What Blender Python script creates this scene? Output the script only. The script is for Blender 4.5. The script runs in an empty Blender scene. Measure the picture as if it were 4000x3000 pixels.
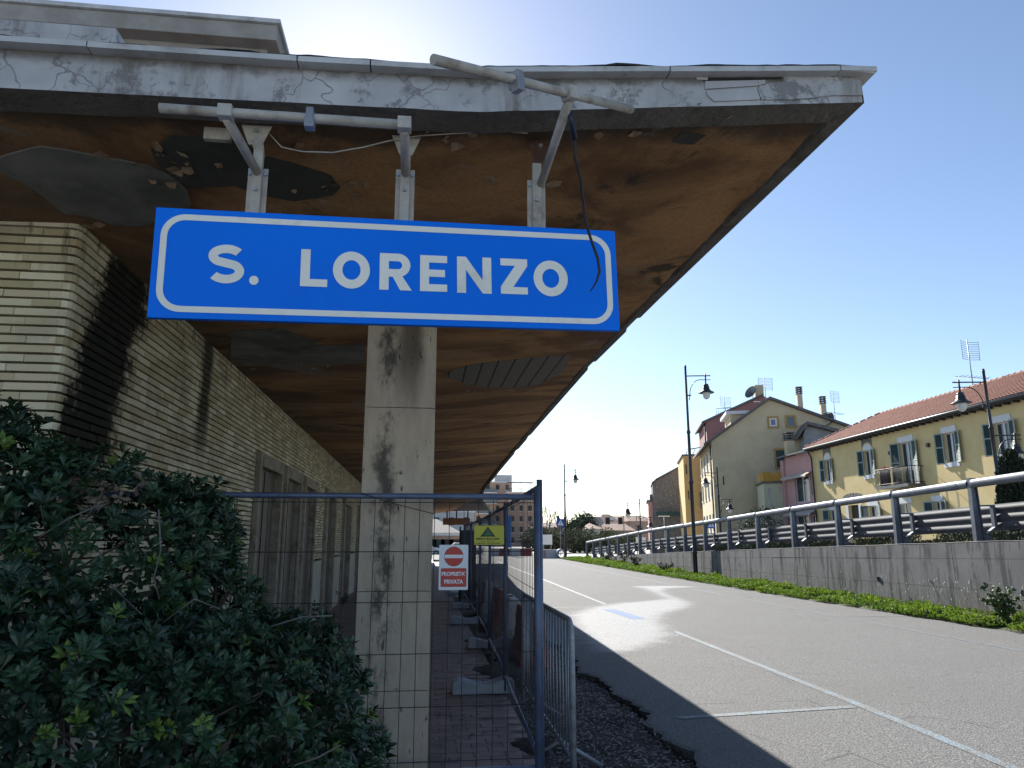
import bpy, bmesh, math, random
import numpy as np
from mathutils import Vector, Matrix, Euler
random.seed(7); RNG = np.random.default_rng(7)
sc = bpy.context.scene
COL = sc.collection
rad = math.radians
# ------------------------------------------------------------------ camera
CAM_H = 1.7; PITCH = rad(12.0); YAW = rad(6.95); FPX = 2850.0
cd = bpy.data.cameras.new('camera'); cam = bpy.data.objects.new('camera', cd); COL.objects.link(cam)
cd.sensor_width = 36; cd.lens = FPX/4000*36; cd.clip_start = 0.05; cd.clip_end = 3000
cam.location = (0, 0, CAM_H); cam.rotation_euler = (rad(90)+PITCH, 0, -YAW)
sc.camera = cam
# ------------------------------------------------------------------ sky and sun
SUN_EL = rad(33.0); SUN_AZ = rad(-6.5)        # azimuth from +Y, clockwise
w = bpy.data.worlds.new('World'); sc.world = w; w.use_nodes = True
wn = w.node_tree; bgn = wn.nodes['Background']
sky = wn.nodes.new('ShaderNodeTexSky'); sky.sky_type = 'NISHITA'; sky.sun_disc = False
sky.sun_elevation = SUN_EL; sky.sun_rotation = SUN_AZ; sky.altitude = 10
sky.air_density = 0.85; sky.dust_density = 0.25; sky.ozone_density = 1.3
wn.links.new(sky.outputs[0], bgn.inputs[0]); bgn.inputs[1].default_value = 0.05
sl = bpy.data.lights.new('sun', 'SUN'); sl.energy = 3.2; sl.angle = rad(0.5); sl.color = (1, .955, .885)
so = bpy.data.objects.new('sun', sl); COL.objects.link(so)
sdir = Vector((math.sin(SUN_AZ)*math.cos(SUN_EL), math.cos(SUN_AZ)*math.cos(SUN_EL), math.sin(SUN_EL)))
so.rotation_euler = sdir.to_track_quat('Z', 'Y').to_euler(); so.location = (0, 0, 30)
vs = sc.view_settings; vs.view_transform = 'Standard'; vs.look = 'None'; vs.gamma = 1; vs.use_curve_mapping = False
vs.exposure = 1.85
# ------------------------------------------------------------------ pixel -> place helpers (4000 x 3000 photograph)
def ray(px, py):
    cx = (px-2000)/FPX; cy = (1500-py)/FPX
    f = math.cos(PITCH)-math.sin(PITCH)*cy; u = cy*math.cos(PITCH)+math.sin(PITCH)
    return Vector((cx*math.cos(YAW)+f*math.sin(YAW), f*math.cos(YAW)-cx*math.sin(YAW), u))
EYE = Vector((0, 0, CAM_H))
def atZ(px, py, z=0.0): r = ray(px, py); return EYE+r*((z-CAM_H)/r.z)
def atY(px, py, y): r = ray(px, py); return EYE+r*(y/r.y)
def atX(px, py, x): r = ray(px, py); return EYE+r*(x/r.x)
ROAD = rad(2.1)
class Frame:
    """local frame: x along a facade, y into the house, z up"""
    def __init__(s, ox, oy, ang, oz=0.0):
        s.o = Vector((ox, oy, oz)); s.a = ang
        s.x = Vector((math.cos(ang), math.sin(ang), 0)); s.y = Vector((-math.sin(ang), math.cos(ang), 0))
    def px(s, px, py, yl=0.0):
        r = ray(px, py); d = EYE-s.o
        t = (yl-d.dot(s.y))/r.dot(s.y); p = d+r*t
        return p.dot(s.x), p.z
    def W(s, x, y, z): return s.o+s.x*x+s.y*y+Vector((0, 0, z))
# ------------------------------------------------------------------ object helpers
def tag(o, label, cat, group=None, kind=None):
    if label: o['label'] = label
    if cat: o['category'] = cat
    if group: o['group'] = group
    if kind: o['kind'] = kind
    return o
def empty(name, loc=(0, 0, 0), rz=0.0, label=None, cat=None, group=None):
    o = bpy.data.objects.new(name, None); o.empty_display_size = .2; COL.objects.link(o)
    o.location = loc; o.rotation_euler = (0, 0, rz)
    return tag(o, label, cat, group)
def link(name, me, mat=None, parent=None, kind=None):
    o = bpy.data.objects.new(name, me); COL.objects.link(o)
    if mat and not me.materials: me.materials.append(mat)
    if parent: o.parent = parent
    if kind: o['kind'] = kind
    return o
def copy_tree(o, parent=None):
    c = o.copy(); COL.objects.link(c)
    if parent: c.parent = parent
    for ch in o.children: copy_tree(ch, c)
    return c
def basis(d):
    d = Vector(d).normalized(); a = Vector((0, 0, 1)) if abs(d.z) < .95 else Vector((1, 0, 0))
    u = d.cross(a).normalized(); return u, u.cross(d).normalized(), d
class MB:
    def __init__(s): s.v = []; s.f = []; s.sm = []
    def add(s, vs, fs, smooth=False):
        n = len(s.v); s.v += [tuple(q) for q in vs]; s.f += [tuple(i+n for i in f) for f in fs]; s.sm += [smooth]*len(fs); return s
    def box(s, x0, x1, y0, y1, z0, z1, T=None):
        vs = [(x, y, z) for z in (z0, z1) for y in (y0, y1) for x in (x0, x1)]
        if T is not None: vs = [T @ Vector(q) for q in vs]
        return s.add(vs, [(0, 2, 3, 1), (4, 5, 7, 6), (0, 1, 5, 4), (2, 6, 7, 3), (0, 4, 6, 2), (1, 3, 7, 5)])
    def hexa(s, b, t):
        """b,t: 4 points bottom, 4 points top, same winding (ccw from above)"""
        return s.add(list(b)+list(t), [(3, 2, 1, 0), (4, 5, 6, 7), (0, 1, 5, 4), (1, 2, 6, 5), (2, 3, 7, 6), (3, 0, 4, 7)])
    def tube(s, pts, r, n=8, cap=True):
        pts = [Vector(p) for p in pts]; rs = r if isinstance(r, (list, tuple)) else [r]*len(pts)
        base = len(s.v); m = len(pts); pu = None
        for i, p in enumerate(pts):
            d = (pts[min(i+1, m-1)]-pts[max(i-1, 0)])
            u, v, d = basis(d)
            if pu is not None:
                u = (pu-d*pu.dot(d)); u = u.normalized() if u.length > 1e-6 else basis(d)[0]; v = u.cross(d)
            pu = u
            for k in range(n):
                a = 2*math.pi*k/n; s.v.append(tuple(p+(u*math.cos(a)+v*math.sin(a))*rs[i]))
        for i in range(m-1):
            for k in range(n):
                a = base+i*n+k; b = base+i*n+(k+1) % n
                s.f.append((a, a+n, b+n, b)); s.sm.append(True)
        if cap:
            s.f.append(tuple(base+k for k in range(n))); s.f.append(tuple(base+(m-1)*n+k for k in reversed(range(n)))); s.sm += [False, False]
        return s
    def lathe(s, prof, n=16, c=(0, 0, 0)):
        base = len(s.v); c = Vector(c)
        for r, z in prof:
            for k in range(n):
                a = 2*math.pi*k/n; s.v.append((c.x+r*math.cos(a), c.y+r*math.sin(a), c.z+z))
        for i in range(len(prof)-1):
            for k in range(n):
                a = base+i*n+k; b = base+i*n+(k+1) % n
                s.f.append((a, b, b+n, a+n)); s.sm.append(True)
        return s
    def prism(s, poly, o, u, v, d):
        """2-D polygon in plane (o,u,v), extruded by vector d"""
        o, u, v, d = map(Vector, (o, u, v, d)); n = len(poly)
        a = [o+u*p[0]+v*p[1] for p in poly]
        fs = [tuple(range(n)), tuple(reversed(range(n, 2*n)))]+[((i+1) % n, i, i+n, (i+1) % n+n) for i in range(n)]
        return s.add(a+[q+d for q in a], fs)
    def mesh(s, name):
        me = bpy.data.meshes.new(name); me.from_pydata(s.v, [], s.f)
        me.polygons.foreach_set('use_smooth', s.sm); me.update(); return me
    def build(s, name, mat, parent=None, kind=None, bevel=0):
        o = link(name, s.mesh(name), mat, parent, kind)
        if bevel:
            m = o.modifiers.new('bevel', 'BEVEL'); m.width = bevel; m.segments = 2; m.limit_method = 'ANGLE'
        return o
def np_mesh(name, V, F, mat, parent=None, kind=None, smooth=False, col=None):
    """V (n,3), F (m,3 or 4) arrays -> one mesh; col: per-face value stored as float attribute 'tint'"""
    me = bpy.data.meshes.new(name); V = np.asarray(V, np.float32); F = np.asarray(F, np.int32); k = F.shape[1]
    me.vertices.add(len(V)); me.vertices.foreach_set('co', V.ravel())
    me.loops.add(F.size); me.loops.foreach_set('vertex_index', F.ravel())
    me.polygons.add(len(F)); me.polygons.foreach_set('loop_start', np.arange(0, F.size, k, dtype=np.int32))
    me.polygons.foreach_set('loop_total', np.full(len(F), k, np.int32))
    me.polygons.foreach_set('use_smooth', np.full(len(F), smooth))
    if col is not None:
        at = me.attributes.new('tint', 'FLOAT', 'FACE'); at.data.foreach_set('value', np.asarray(col, np.float32))
    me.update(calc_edges=True); me.validate()
    return link(name, me, mat, parent, kind)
def leaves(P, D, U, L, W, fold=.25, droop=.1):
    """folded 4-triangle leaves: P base, D direction, U side, L length, W half width (arrays)"""
    n = len(P); L = np.broadcast_to(L, (n,))[:, None]; W = np.broadcast_to(W, (n,))[:, None]
    Nn = np.cross(D, U)
    b = P; m = P+D*L*.55-Nn*W*fold*1.2; t = P+D*L-np.array([0, 0, 1])*L*droop
    l = P+D*L*.6+U*W; r = P+D*L*.6-U*W
    V = np.stack([b, m, t, l, r], 1).reshape(-1, 3)
    f = np.array([[0, 1, 3], [3, 1, 2], [0, 4, 1], [1, 4, 2]])
    F = (np.arange(n)[:, None, None]*5+f[None]).reshape(-1, 3)
    return V, F
def rdirs(n):
    d = RNG.normal(size=(n, 3)); return d/np.linalg.norm(d, axis=1, keepdims=True)
def perp(D):
    r = rdirs(len(D)); u = r-D*np.sum(r*D, 1, keepdims=True); return u/np.linalg.norm(u, axis=1, keepdims=True)
def text_mesh(s, size, bold=0.0, depth=0.0, spacing=1.0):
    cu = bpy.data.curves.new('t', 'FONT'); cu.body = s; cu.size = size; cu.offset = bold; cu.extrude = depth
    cu.align_x = 'CENTER'; cu.align_y = 'CENTER'; cu.space_character = spacing; cu.resolution_u = 4
    o = bpy.data.objects.new('t', cu); COL.objects.link(o)
    dg = bpy.context.evaluated_depsgraph_get(); me = bpy.data.meshes.new_from_object(o.evaluated_get(dg))
    bpy.data.objects.remove(o); bpy.data.curves.remove(cu); me.materials.clear(); return me
# ------------------------------------------------------------------ material helpers
class NB:
    def __init__(s, name):
        s.m = bpy.data.materials.new(name); s.m.use_nodes = True; s.t = s.m.node_tree
        s.b = s.t.nodes['Principled BSDF']; s.g = None
    def n(s, k): return s.t.nodes.new('ShaderNode'+k)
    def set(s, sock, v):
        if isinstance(v, bpy.types.NodeSocket): s.t.links.new(v, sock)
        elif isinstance(v, (tuple, list)): sock.default_value = (*v, 1) if len(v) == 3 and sock.type == 'RGBA' else v
        else: sock.default_value = v
    def pos(s):
        if s.g is None: s.g = s.n('NewGeometry')
        return s.g.outputs['Position']
    def obj(s): return s.n('TexCoord').outputs['Object']
    def xyz(s, v=None):
        q = s.n('SeparateXYZ'); s.set(q.inputs[0], v or s.pos()); return q.outputs
    def scl(s, v, k):
        q = s.n('VectorMath'); q.operation = 'MULTIPLY'; s.set(q.inputs[0], v); q.inputs[1].default_value = k; return q.outputs[0]
    def noise(s, scale, detail=5, rough=.6, vec=None, dist=0):
        q = s.n('TexNoise'); s.set(q.inputs['Vector'], vec or s.pos()); q.inputs['Scale'].default_value = scale
        q.inputs['Detail'].default_value = detail; q.inputs['Roughness'].default_value = rough; q.inputs['Distortion'].default_value = dist
        return q.outputs[0]
    def voro(s, scale, feat='F1', vec=None, out=0):
        q = s.n('TexVoronoi'); q.feature = feat; s.set(q.inputs['Vector'], vec or s.pos()); q.inputs['Scale'].default_value = scale; return q.outputs[out]
    def ramp(s, f, a, b, inv=False):
        q = s.n('MapRange'); q.interpolation_type = 'SMOOTHSTEP'; s.set(q.inputs[0], f); q.inputs[1].default_value = a; q.inputs[2].default_value = b
        q.inputs[3].default_value = 1.0 if inv else 0.0; q.inputs[4].default_value = 0.0 if inv else 1.0; return q.outputs[0]
    def math(s, op, a, b=0.0):
        q = s.n('Math'); q.operation = op; s.set(q.inputs[0], a); s.set(q.inputs[1], b); return q.outputs[0]
    def mul(s, *a):
        r = a[0]
        for b in a[1:]: r = s.math('MULTIPLY', r, b)
        return r
    def mix(s, f, a, b):
        q = s.n('Mix'); q.data_type = 'RGBA'; s.set(q.inputs[0], f); s.set(q.inputs[6], a); s.set(q.inputs[7], b); return q.outputs[2]
    def hsv(s, c, h=.5, sa=1, v=1):
        q = s.n('HueSaturation'); s.set(q.inputs['Color'], c); s.set(q.inputs['Hue'], h); s.set(q.inputs['Saturation'], sa); s.set(q.inputs['Value'], v); return q.outputs[0]
    def attr(s, name): q = s.n('Attribute'); q.attribute_name = name; return q.outputs['Fac']
    def rnd(s): return s.n('ObjectInfo').outputs['Random']
    def bump(s, h, strength=.3, dist=.02):
        q = s.n('Bump'); s.set(q.inputs['Height'], h); q.inputs['Strength'].default_value = strength; q.inputs['Distance'].default_value = dist
        s.t.links.new(q.outputs[0], s.b.inputs['Normal']); return s
    def out(s, col, rough=.8, metal=0.0, spec=.5):
        s.set(s.b.inputs['Base Color'], col); s.set(s.b.inputs['Roughness'], rough); s.set(s.b.inputs['Metallic'], metal)
        s.set(s.b.inputs['Specular IOR Level'], spec); return s.m
def simple(name, c1, c2=None, scale=6, rough=.8, bump=0, bscale=60, metal=0, dirt=None, dscale=1.5, spec=.5, dist=.01):
    b = NB(name); col = c1
    if c2: col = b.mix(b.ramp(b.noise(scale), .3, .7), c1, c2)
    if dirt: col = b.mix(b.mul(b.ramp(b.noise(dscale, 8, .7), .48, .72), .8), col, dirt)
    if bump: b.bump(b.noise(bscale, 4), bump, dist)
    return b.out(col, rough, metal, spec)
MT = {}
MT['galv'] = simple('galvanised steel', (.30, .32, .35), (.42, .44, .46), 25, .45, .05, 80, .75)
MT['galv_dull'] = simple('weathered galvanised steel', (.25, .27, .30), (.36, .38, .41), 12, .55, .05, 60, .6, dirt=(.16, .15, .14), dscale=3)
MT['blue_tube'] = simple('blue grey painted tube', (.09, .13, .22), (.14, .18, .28), 9, .45, .04, 90, .3, dirt=(.12, .10, .09), dscale=7)
MT['wire'] = simple('dark wire', (.035, .04, .05), (.07, .07, .08), 30, .5, 0, 1, .7)
MT['black_paint'] = simple('black lamp paint', (.015, .018, .022), (.03, .033, .038), 10, .4)
MT['rubber'] = simple('black rubber', (.012, .013, .017), (.02, .02, .025), 20, .6)
MT['blue_rubber'] = simple('blue black sleeve', (.012, .02, .055), None, 20, .45)
MT['concrete_foot'] = simple('cast concrete block', (.30, .32, .36), (.40, .41, .44), 9, .85, .3, 90)
MT['dark_metal'] = simple('dark iron', (.03, .03, .032), (.05, .045, .04), 10, .5, 0, 1, .5)
MT['white_plain'] = simple('white paint', (.66, .67, .68), (.75, .75, .75), 3, .6)
MT['glass'] = simple('window glass', (.03, .04, .05), None, 1, .08, spec=.8)
MT['curtain'] = simple('net curtain', (.42, .43, .45), (.6, .6, .62), 6, .9)
MT['louvre'] = simple('dark green shutter louvre', (.016, .04, .035), (.03, .06, .05), 8, .55)
MT['shutter_frame'] = simple('pale green shutter frame', (.22, .29, .27), (.30, .37, .34), 8, .55)
MT['bark'] = simple('bark', (.10, .075, .055), (.18, .15, .12), 20, .9, .4, 60)
# ------------------------------------------------------------------ ground, road, pavement
def lerp_tab(tab, t):
    if t <= tab[0][0]: (a, b), (c, d) = tab[0], tab[1]
    elif t >= tab[-1][0]: (a, b), (c, d) = tab[-2], tab[-1]
    else:
        for (a, b), (c, d) in zip(tab, tab[1:]):
            if a <= t <= c: break
    return b+(d-b)*(t-a)/(c-a)
def asphalt_nodes(b):
    p = b.pos()
    g = b.voro(70); f = b.noise(42, 7, .9); big = b.noise(.55, 4); mid = b.noise(5, 6, .7)
    c = b.mix(b.ramp(f, .38, .60), (.022, .022, .022), (.19, .19, .185))
    c = b.mix(b.mul(b.ramp(g, .45, .75), .5), c, (.27, .27, .26))
    c = b.mix(b.mul(b.ramp(big, .4, .65), .45), c, (.13, .129, .124))
    c = b.mix(b.mul(b.ramp(mid, .55, .75), .45), c, (.052, .05, .048))
    return c, b.math('ADD', g, b.mul(f, .6))
b = NB('asphalt'); c, h = asphalt_nodes(b)
crk = b.ramp(b.voro(.45, 'DISTANCE_TO_EDGE', b.math and b.pos()), 0, .006, True)
c = b.mix(b.mul(crk, b.ramp(b.noise(.8), .5, .6), .7), c, (.04, .04, .04))
b.bump(h, .6, .010); MT['asphalt'] = b.out(c, .88, 0, .25)
b = NB('pale blue road paint'); c, h = asphalt_nodes(b)
wear = b.ramp(b.math('ADD', b.noise(45, 5, .8), b.mul(b.noise(3), .45)), .54, .74)
b.bump(h, .5, .01); MT['paint'] = b.out(b.mix(wear, (.17, .32, .42), c), .7)
b = NB('whitish patch asphalt'); c, h = asphalt_nodes(b)
ed = b.attr('edge'); sp = b.math('ADD', ed, b.mul(b.math('SUBTRACT', b.math('ADD', b.mul(b.noise(26, 6, .8), .6), b.mul(b.noise(2.5, 5, .7), .4)), .5), 1.5))
cov = b.ramp(sp, .10, .60)
b.bump(h, .6, .012); MT['whitish_patch'] = b.out(b.mix(cov, c, b.mix(b.ramp(b.noise(45, 6, .85), .38, .58), (.11, .112, .115), (.36, .363, .366))), b.math('SUBTRACT', .88, b.mul(cov, .12)), 0, .3)
MT['soil'] = simple('dark soil', (.022, .018, .014), (.06, .05, .04), 18, .95, .8, 45, dist=.03)
MT['earth'] = simple('pale bounce earth', (.36, .35, .325), (.44, .43, .40), .4, .9, .3, 3)  # paleness added to bounce sunlight into the shaded fronts
b = NB('terracotta paving tile'); r = b.rnd()
c = b.mix(r, (.20, .15, .14), (.29, .21, .19)); c = b.mix(b.mul(b.ramp(b.noise(4, 6), .45, .7), .6), c, (.085, .07, .065))
b.bump(b.noise(60), .15, .005); MT['tile'] = b.out(c, .55)
b = NB('dirty terracotta paving'); q = b.n('TexBrick'); b.set(q.inputs['Vector'], b.pos()); q.inputs['Scale'].default_value = 1
q.inputs['Brick Width'].default_value = .25; q.inputs['Row Height'].default_value = .125; q.inputs['Mortar Size'].default_value = .004
b.set(q.inputs['Color1'], (.20, .15, .14)); b.set(q.inputs['Color2'], (.27, .20, .18)); b.set(q.inputs['Mortar'], (.05, .045, .04))
c = b.mix(b.mul(b.ramp(b.noise(3, 6), .42, .7), .75), q.outputs[0], (.08, .068, .06)); MT['paving'] = b.out(c, .6)

def sheet(name, xs, ys, zf, mat, kind='structure'):
    V = [(x, y, zf(x, y)) for y in ys for x in xs]; n = len(xs)
    F = [(j*n+i, j*n+i+1, (j+1)*n+i+1, (j+1)*n+i) for j in range(len(ys)-1) for i in range(n-1)]
    return np_mesh(name, V, F, mat, None, kind, True)
G0 = -.16
sheet('ground', [-1500, -400, -90, -30, 0, 30, 90, 400, 1500], [-600, -60, 0, 60, 120, 400, 1500], lambda x, y: G0, MT['earth'])
def road_left(y): return 2.22+.05*math.sin(y*1.7)+.05*math.sin(y*4.1+1)+.03*math.sin(y*9.3)+.02*math.sin(y*23+2)
GRASS = [(12.8, 11.0), (22.2, 10.95), (40, 11.4), (62.5, 12.1), (80, 12.7)]
ys = [-8+.06*i for i in range(500)]+[22+i*.5 for i in range(90)]+[67, 75, 90, 120, 180]
V = []; F = []
for y in ys:
    xl = road_left(y)+random.uniform(-.02, .02) if y < 64 else -40
    xr = lerp_tab(GRASS, y)+.7 if y < 64 else 13.5
    V += [(xl+.05+random.uniform(-.015, .015), y, -.14), (xl, y, -.012), (xl+.05, y, 0), (xl+1.5, y, 0), (xr, y, 0)]
for j in range(len(ys)-1):
    for i in range(4): a = j*5+i; F.append((a, a+1, a+6, a+5)[::-1])
np_mesh('road', V, F, MT['asphalt'], None, 'structure')
# parking bay lines
def strip(name, pts, wd, z, mat):
    P = [Vector((p[0], p[1], z)) for p in pts]; V = []; n = len(P)
    for i, p in enumerate(P):
        d = (P[min(i+1, n-1)]-P[max(0, i-1)]).normalized(); s = Vector((-d.y, d.x, 0))
        V += [p+s*wd/2, p-s*wd/2]
    return np_mesh(name, [tuple(v) for v in V], [(2*i+1, 2*i+3, 2*i+2, 2*i) for i in range(n-1)], mat, None, 'structure')
strip('parking_line', [(4.42, 2), (4.5, 5.55), (4.6, 7.71), (4.76, 13.27), (4.92, 20), (5.29, 33.2), (5.9, 58)], .11, .004, MT['paint'])
strip('parking_line', [(9.1, 2), (9.29, 10.9), (9.39, 21.97), (9.75, 40), (10.09, 59.7)], .07, .004, MT['paint'])
for k in range(9):
    y = 7.6+k*5.75; x1 = 4.55+(y-7)*.0275
    strip('bay_tick', [(x1-2.05, y-.25), (x1-.06, y)], .1, .0045, MT['paint'])
    y2 = 10.3+k*5.75; x2 = 9.26+(y2-10)*.016
    strip('bay_tick', [(x2+.04, y2), (x2+1.55, y2-.05)], .09, .0045, MT['paint'])
# whitish patch coloured onto the road, traced on the ground, with a soft ragged rim
sp_px = [(2430, 2288), (2560, 2286), (2700, 2287), (2780, 2292), (2640, 2300), (2625, 2310), (2660, 2325), (2735, 2350), (2750, 2364), (2720, 2380), (2660, 2395), (2640, 2420), (2690, 2480), (2660, 2510), (2560, 2545), (2450, 2560), (2330, 2562), (2255, 2560), (2190, 2470), (2170, 2400), (2260, 2372), (2380, 2352), (2480, 2345), (2560, 2338), (2520, 2315), (2480, 2300)]
rim = [atZ(x, y, .0062) for x, y in sp_px]
ring = []
for i in range(len(rim)):
    a, b2 = rim[i], rim[(i+1) % len(rim)]; m = max(2, int((b2-a).length/.25))
    for k in range(m): ring.append(a.lerp(b2, k/m))
bm = bmesh.new(); vsx = [bm.verts.new(p) for p in ring]; bm.faces.new(vsx); bmesh.ops.triangulate(bm, faces=bm.faces)
for _ in range(4): bmesh.ops.subdivide_edges(bm, edges=[e for e in bm.edges if e.calc_length() > .35], cuts=1); bmesh.ops.triangulate(bm, faces=bm.faces)
me = bpy.data.meshes.new('whitish_patch'); bm.to_mesh(me); bm.free()
co = np.array([v.co[:] for v in me.vertices]); rg = np.array([p[:] for p in ring])
dd = np.sqrt(((co[:, None, :2]-rg[None, :, :2])**2).sum(2)).min(1)
for v, d_ in zip(me.vertices, dd): v.co.z = .0006+.0058*min(1, d_/.35)
at = me.attributes.new('edge', 'FLOAT', 'POINT'); at.data.foreach_set('value', np.clip(dd/1.1, 0, 1).astype(np.float32))
link('white_patch', me, MT['whitish_patch'], None, 'structure')
MT['blue_paint'] = simple('worn blue road paint', (.07, .13, .26), (.14, .20, .33), 30, .85)
p0, p1 = atZ(2378, 2380, .01), atZ(2498, 2418, .01); strip('blue_marking', [p0[:2], ((p0+p1)/2)[:2], p1[:2]], .32, .0085, MT['blue_paint'])
# soil verge between the fence and the asphalt
xs = list(np.linspace(.85, 2.34, 26)); ysd = list(np.arange(1.5, 24, .06))
from mathutils import noise as mnoise
def soil_z(x, y): return -.075+.03*mnoise.fractal(Vector((x*2.5, y*2.5, 3)), 1, 2, 4)+.012*mnoise.noise(Vector((x*14, y*14, 7)))+(.10*max(0, 1-abs(x-.9)/.25))
sheet('soil_verge', xs, ysd, soil_z, MT['soil'])
# rubble and leaf litter lying on the verge
n = 7000; P = np.stack([RNG.uniform(1.05, 2.25, n), 4.5+RNG.power(.7, n)*0+RNG.uniform(0, 10, n), np.zeros(n)], 1)
P[:, 2] = [soil_z(x, y)+.012 for x, y, _ in P]
D = rdirs(n); D[:, 2] *= .25; D /= np.linalg.norm(D, axis=1, keepdims=True); U = np.cross(D, [0, 0, 1.]); U /= np.linalg.norm(U, axis=1, keepdims=True)
Vl, Fl = leaves(P, D, U, RNG.uniform(.015, .06, n), RNG.uniform(.005, .016, n), .4, 0)
MT['litter'] = simple('dry leaf litter', (.12, .10, .09), (.36, .33, .31), 16, .8)
tag(np_mesh('leaf_litter', Vl, Fl, MT['litter'], None, 'stuff'), 'dry leaf litter and chips scattered over the dark soil verge', 'litter')
# pavement under the canopy
PZ = .06
pv = MB().box(-9, .95, -3, 70, G0, PZ).build('pavement', MT['paving'], None, 'structure')
tm = MB().box(-.121, .121, -.059, .059, 0, .012).mesh('tile')
tm.materials.append(MT['tile'])
for j in range(44):
    y = 5.35+j*.125
    for i in range(6):
        x = .80-i*.25-(.125 if j % 2 else 0)+.02
        if x < -.5 or (i == 0 and random.random() < .25): continue
        t = link('tile', tm, None, pv); t.location = (x, y, PZ+random.uniform(-.003, .001)); t.rotation_euler = (random.uniform(-.01, .01), random.uniform(-.01, .01), random.uniform(-.008, .008))
# upper street behind the retaining wall
TZ = [(0, 2.0), (15.9, 1.62), (25, 1.38), (34, 1.12), (43.2, .87), (62.8, .12), (66, 0)]
def wall_top(s): return max(.05, lerp_tab(TZ, s)) if s < 66 else .0
def RF(lat, s, z=0): return Vector((lat*math.cos(ROAD)+s*math.sin(ROAD), -lat*math.sin(ROAD)+s*math.cos(ROAD), z))
V = []; F = []; lats = [12.0, 14, 20, 30, 60, 140]; ss = [-20, -5, 5, 15.9, 25, 34, 43.2, 53, 62.8, 66, 75]
for s_ in ss:
    for l in lats: p = RF(l, s_, wall_top(max(0, s_))-.18 if s_ < 66 else G0+.02); V.append(tuple(p))
for j in range(len(ss)-1):
    for i in range(len(lats)-1): a = j*len(lats)+i; F.append((a, a+1, a+1+len(lats), a+len(lats)))
np_mesh('upper_street', V, F, MT['asphalt'], None, 'structure')
# ------------------------------------------------------------------ station building
st = empty('station_building', (0, 0, 0), 0, 'abandoned brick station building with stained concrete canopy on a travertine column', 'building')
def zs(x): return 3.58+.02*(x+1.8) if x < .2 else 3.62+(x-.2)*.105
def zt(x): return 3.75+.015*(x+1.8) if x < .2 else 3.78+(x-.2)*.0865
def on_soffit(px, py, dz=0):
    z = 3.6
    for _ in range(6): p = atZ(px, py, z); z = zs(p.x)+dz
    return p
# materials
b = NB('cream brick'); t = b.math('FRACT', b.math('ADD', b.rnd(), b.attr('tint')))
c = b.mix(t, (.46, .40, .24), (.80, .74, .55)); c = b.mix(b.mul(b.ramp(b.math('FRACT', b.mul(t, 7.3)), .85, .95), .6), c, (.44, .33, .18))
x, y, z = b.xyz()
c = b.mix(b.mul(b.ramp(b.noise(2.2, 6, .7), .42, .7), .6), c, (.30, .26, .19))
n3 = b.math('SUBTRACT', b.math('ADD', b.mul(b.noise(3.2, 8, .8), .65), b.mul(b.noise(17, 6, .8), .35)), .5)
yy = b.math('ADD', y, b.mul(n3, 1.5)); cen = b.math('ADD', b.mul(b.math('SUBTRACT', z, 2.3), .32), 4.82)
m1 = b.mul(b.ramp(b.math('ABSOLUTE', b.math('SUBTRACT', yy, cen)), .26, .50, True), b.ramp(b.math('ADD', z, b.mul(n3, 1.2)), 1.6, 2.2), b.ramp(y, 4.44, 4.5))
m2 = b.mul(b.ramp(b.math('ABSOLUTE', b.math('SUBTRACT', b.math('ADD', y, b.mul(n3, .35)), 7.2)), .08, .24, True), b.ramp(b.math('ADD', z, b.mul(n3, .8)), 2.2, 2.9), .9)
drip = b.mul(b.ramp(b.noise(9, 5, .7, b.scl(b.pos(), (1, 1, .22))), .5, .66), b.ramp(z, 3.15, 3.55), .8)
mm = b.math('MAXIMUM', b.math('MAXIMUM', m1, m2), drip)
grn = b.mix(b.ramp(b.noise(7), .5, .7), (.008, .008, .006), (.018, .024, .008))
c = b.mix(mm, c, grn); b.bump(b.noise(70), .2, .006); MT['brick'] = b.out(c, .85)
MT['mortar'] = simple('dark recessed mortar', (.03, .027, .022), (.055, .05, .04), 12, .95)
b = NB('dado plaster'); x, y, z = b.xyz()
c = b.mix(b.ramp(b.noise(3, 6), .35, .7), (.44, .41, .32), (.56, .52, .42)); c = b.mix(b.mul(b.ramp(b.noise(5, 5, .7, b.scl(b.pos(), (1, 1, .2))), .5, .7), .5), c, (.14, .12, .09)); MT['dado'] = b.out(c, .85)
MT['jamb'] = simple('grey stone door surround', (.26, .225, .175), (.36, .32, .255), 7, .8, .2, 60, dirt=(.06, .05, .04), dscale=4)
MT['door'] = simple('dark brown metal door', (.11, .09, .07), (.15, .125, .10), 3, .6, .1, 20)
b = NB('stained soffit plaster'); x, y, z = b.xyz()
far = b.ramp(y, 5.5, 9)
vv = b.n('Mix'); vv.data_type = 'VECTOR'; b.set(vv.inputs[0], far); b.set(vv.inputs[4], b.scl(b.pos(), (.9, 1, 1))); b.set(vv.inputs[5], b.scl(b.pos(), (.35, 1.1, 1))); vv = vv.outputs[1]
c = b.mix(b.ramp(b.noise(1.25, 9, .62, vv, .6), .34, .66), (.135, .062, .024), (.45, .24, .095))
c = b.mix(b.mul(b.ramp(b.noise(.8, 6, .6, vv, .5), .5, .7), .6), c, (.50, .31, .15))
c = b.mix(b.mul(b.ramp(b.noise(38, 5, .85), .42, .68), .45), c, (.10, .05, .02))
c = b.mix(b.mul(b.ramp(b.noise(1.0, 9, .68, vv, 1.2), .56, .66), .88), c, (.022, .015, .011))
fr_ = b.mul(b.ramp(b.math('ADD', y, b.mul(b.math('SUBTRACT', b.noise(2.4, 6, .65), .5), .55)), 3.22, 3.42, True), .8)
c = b.mix(fr_, c, (.03, .022, .016))
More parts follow.
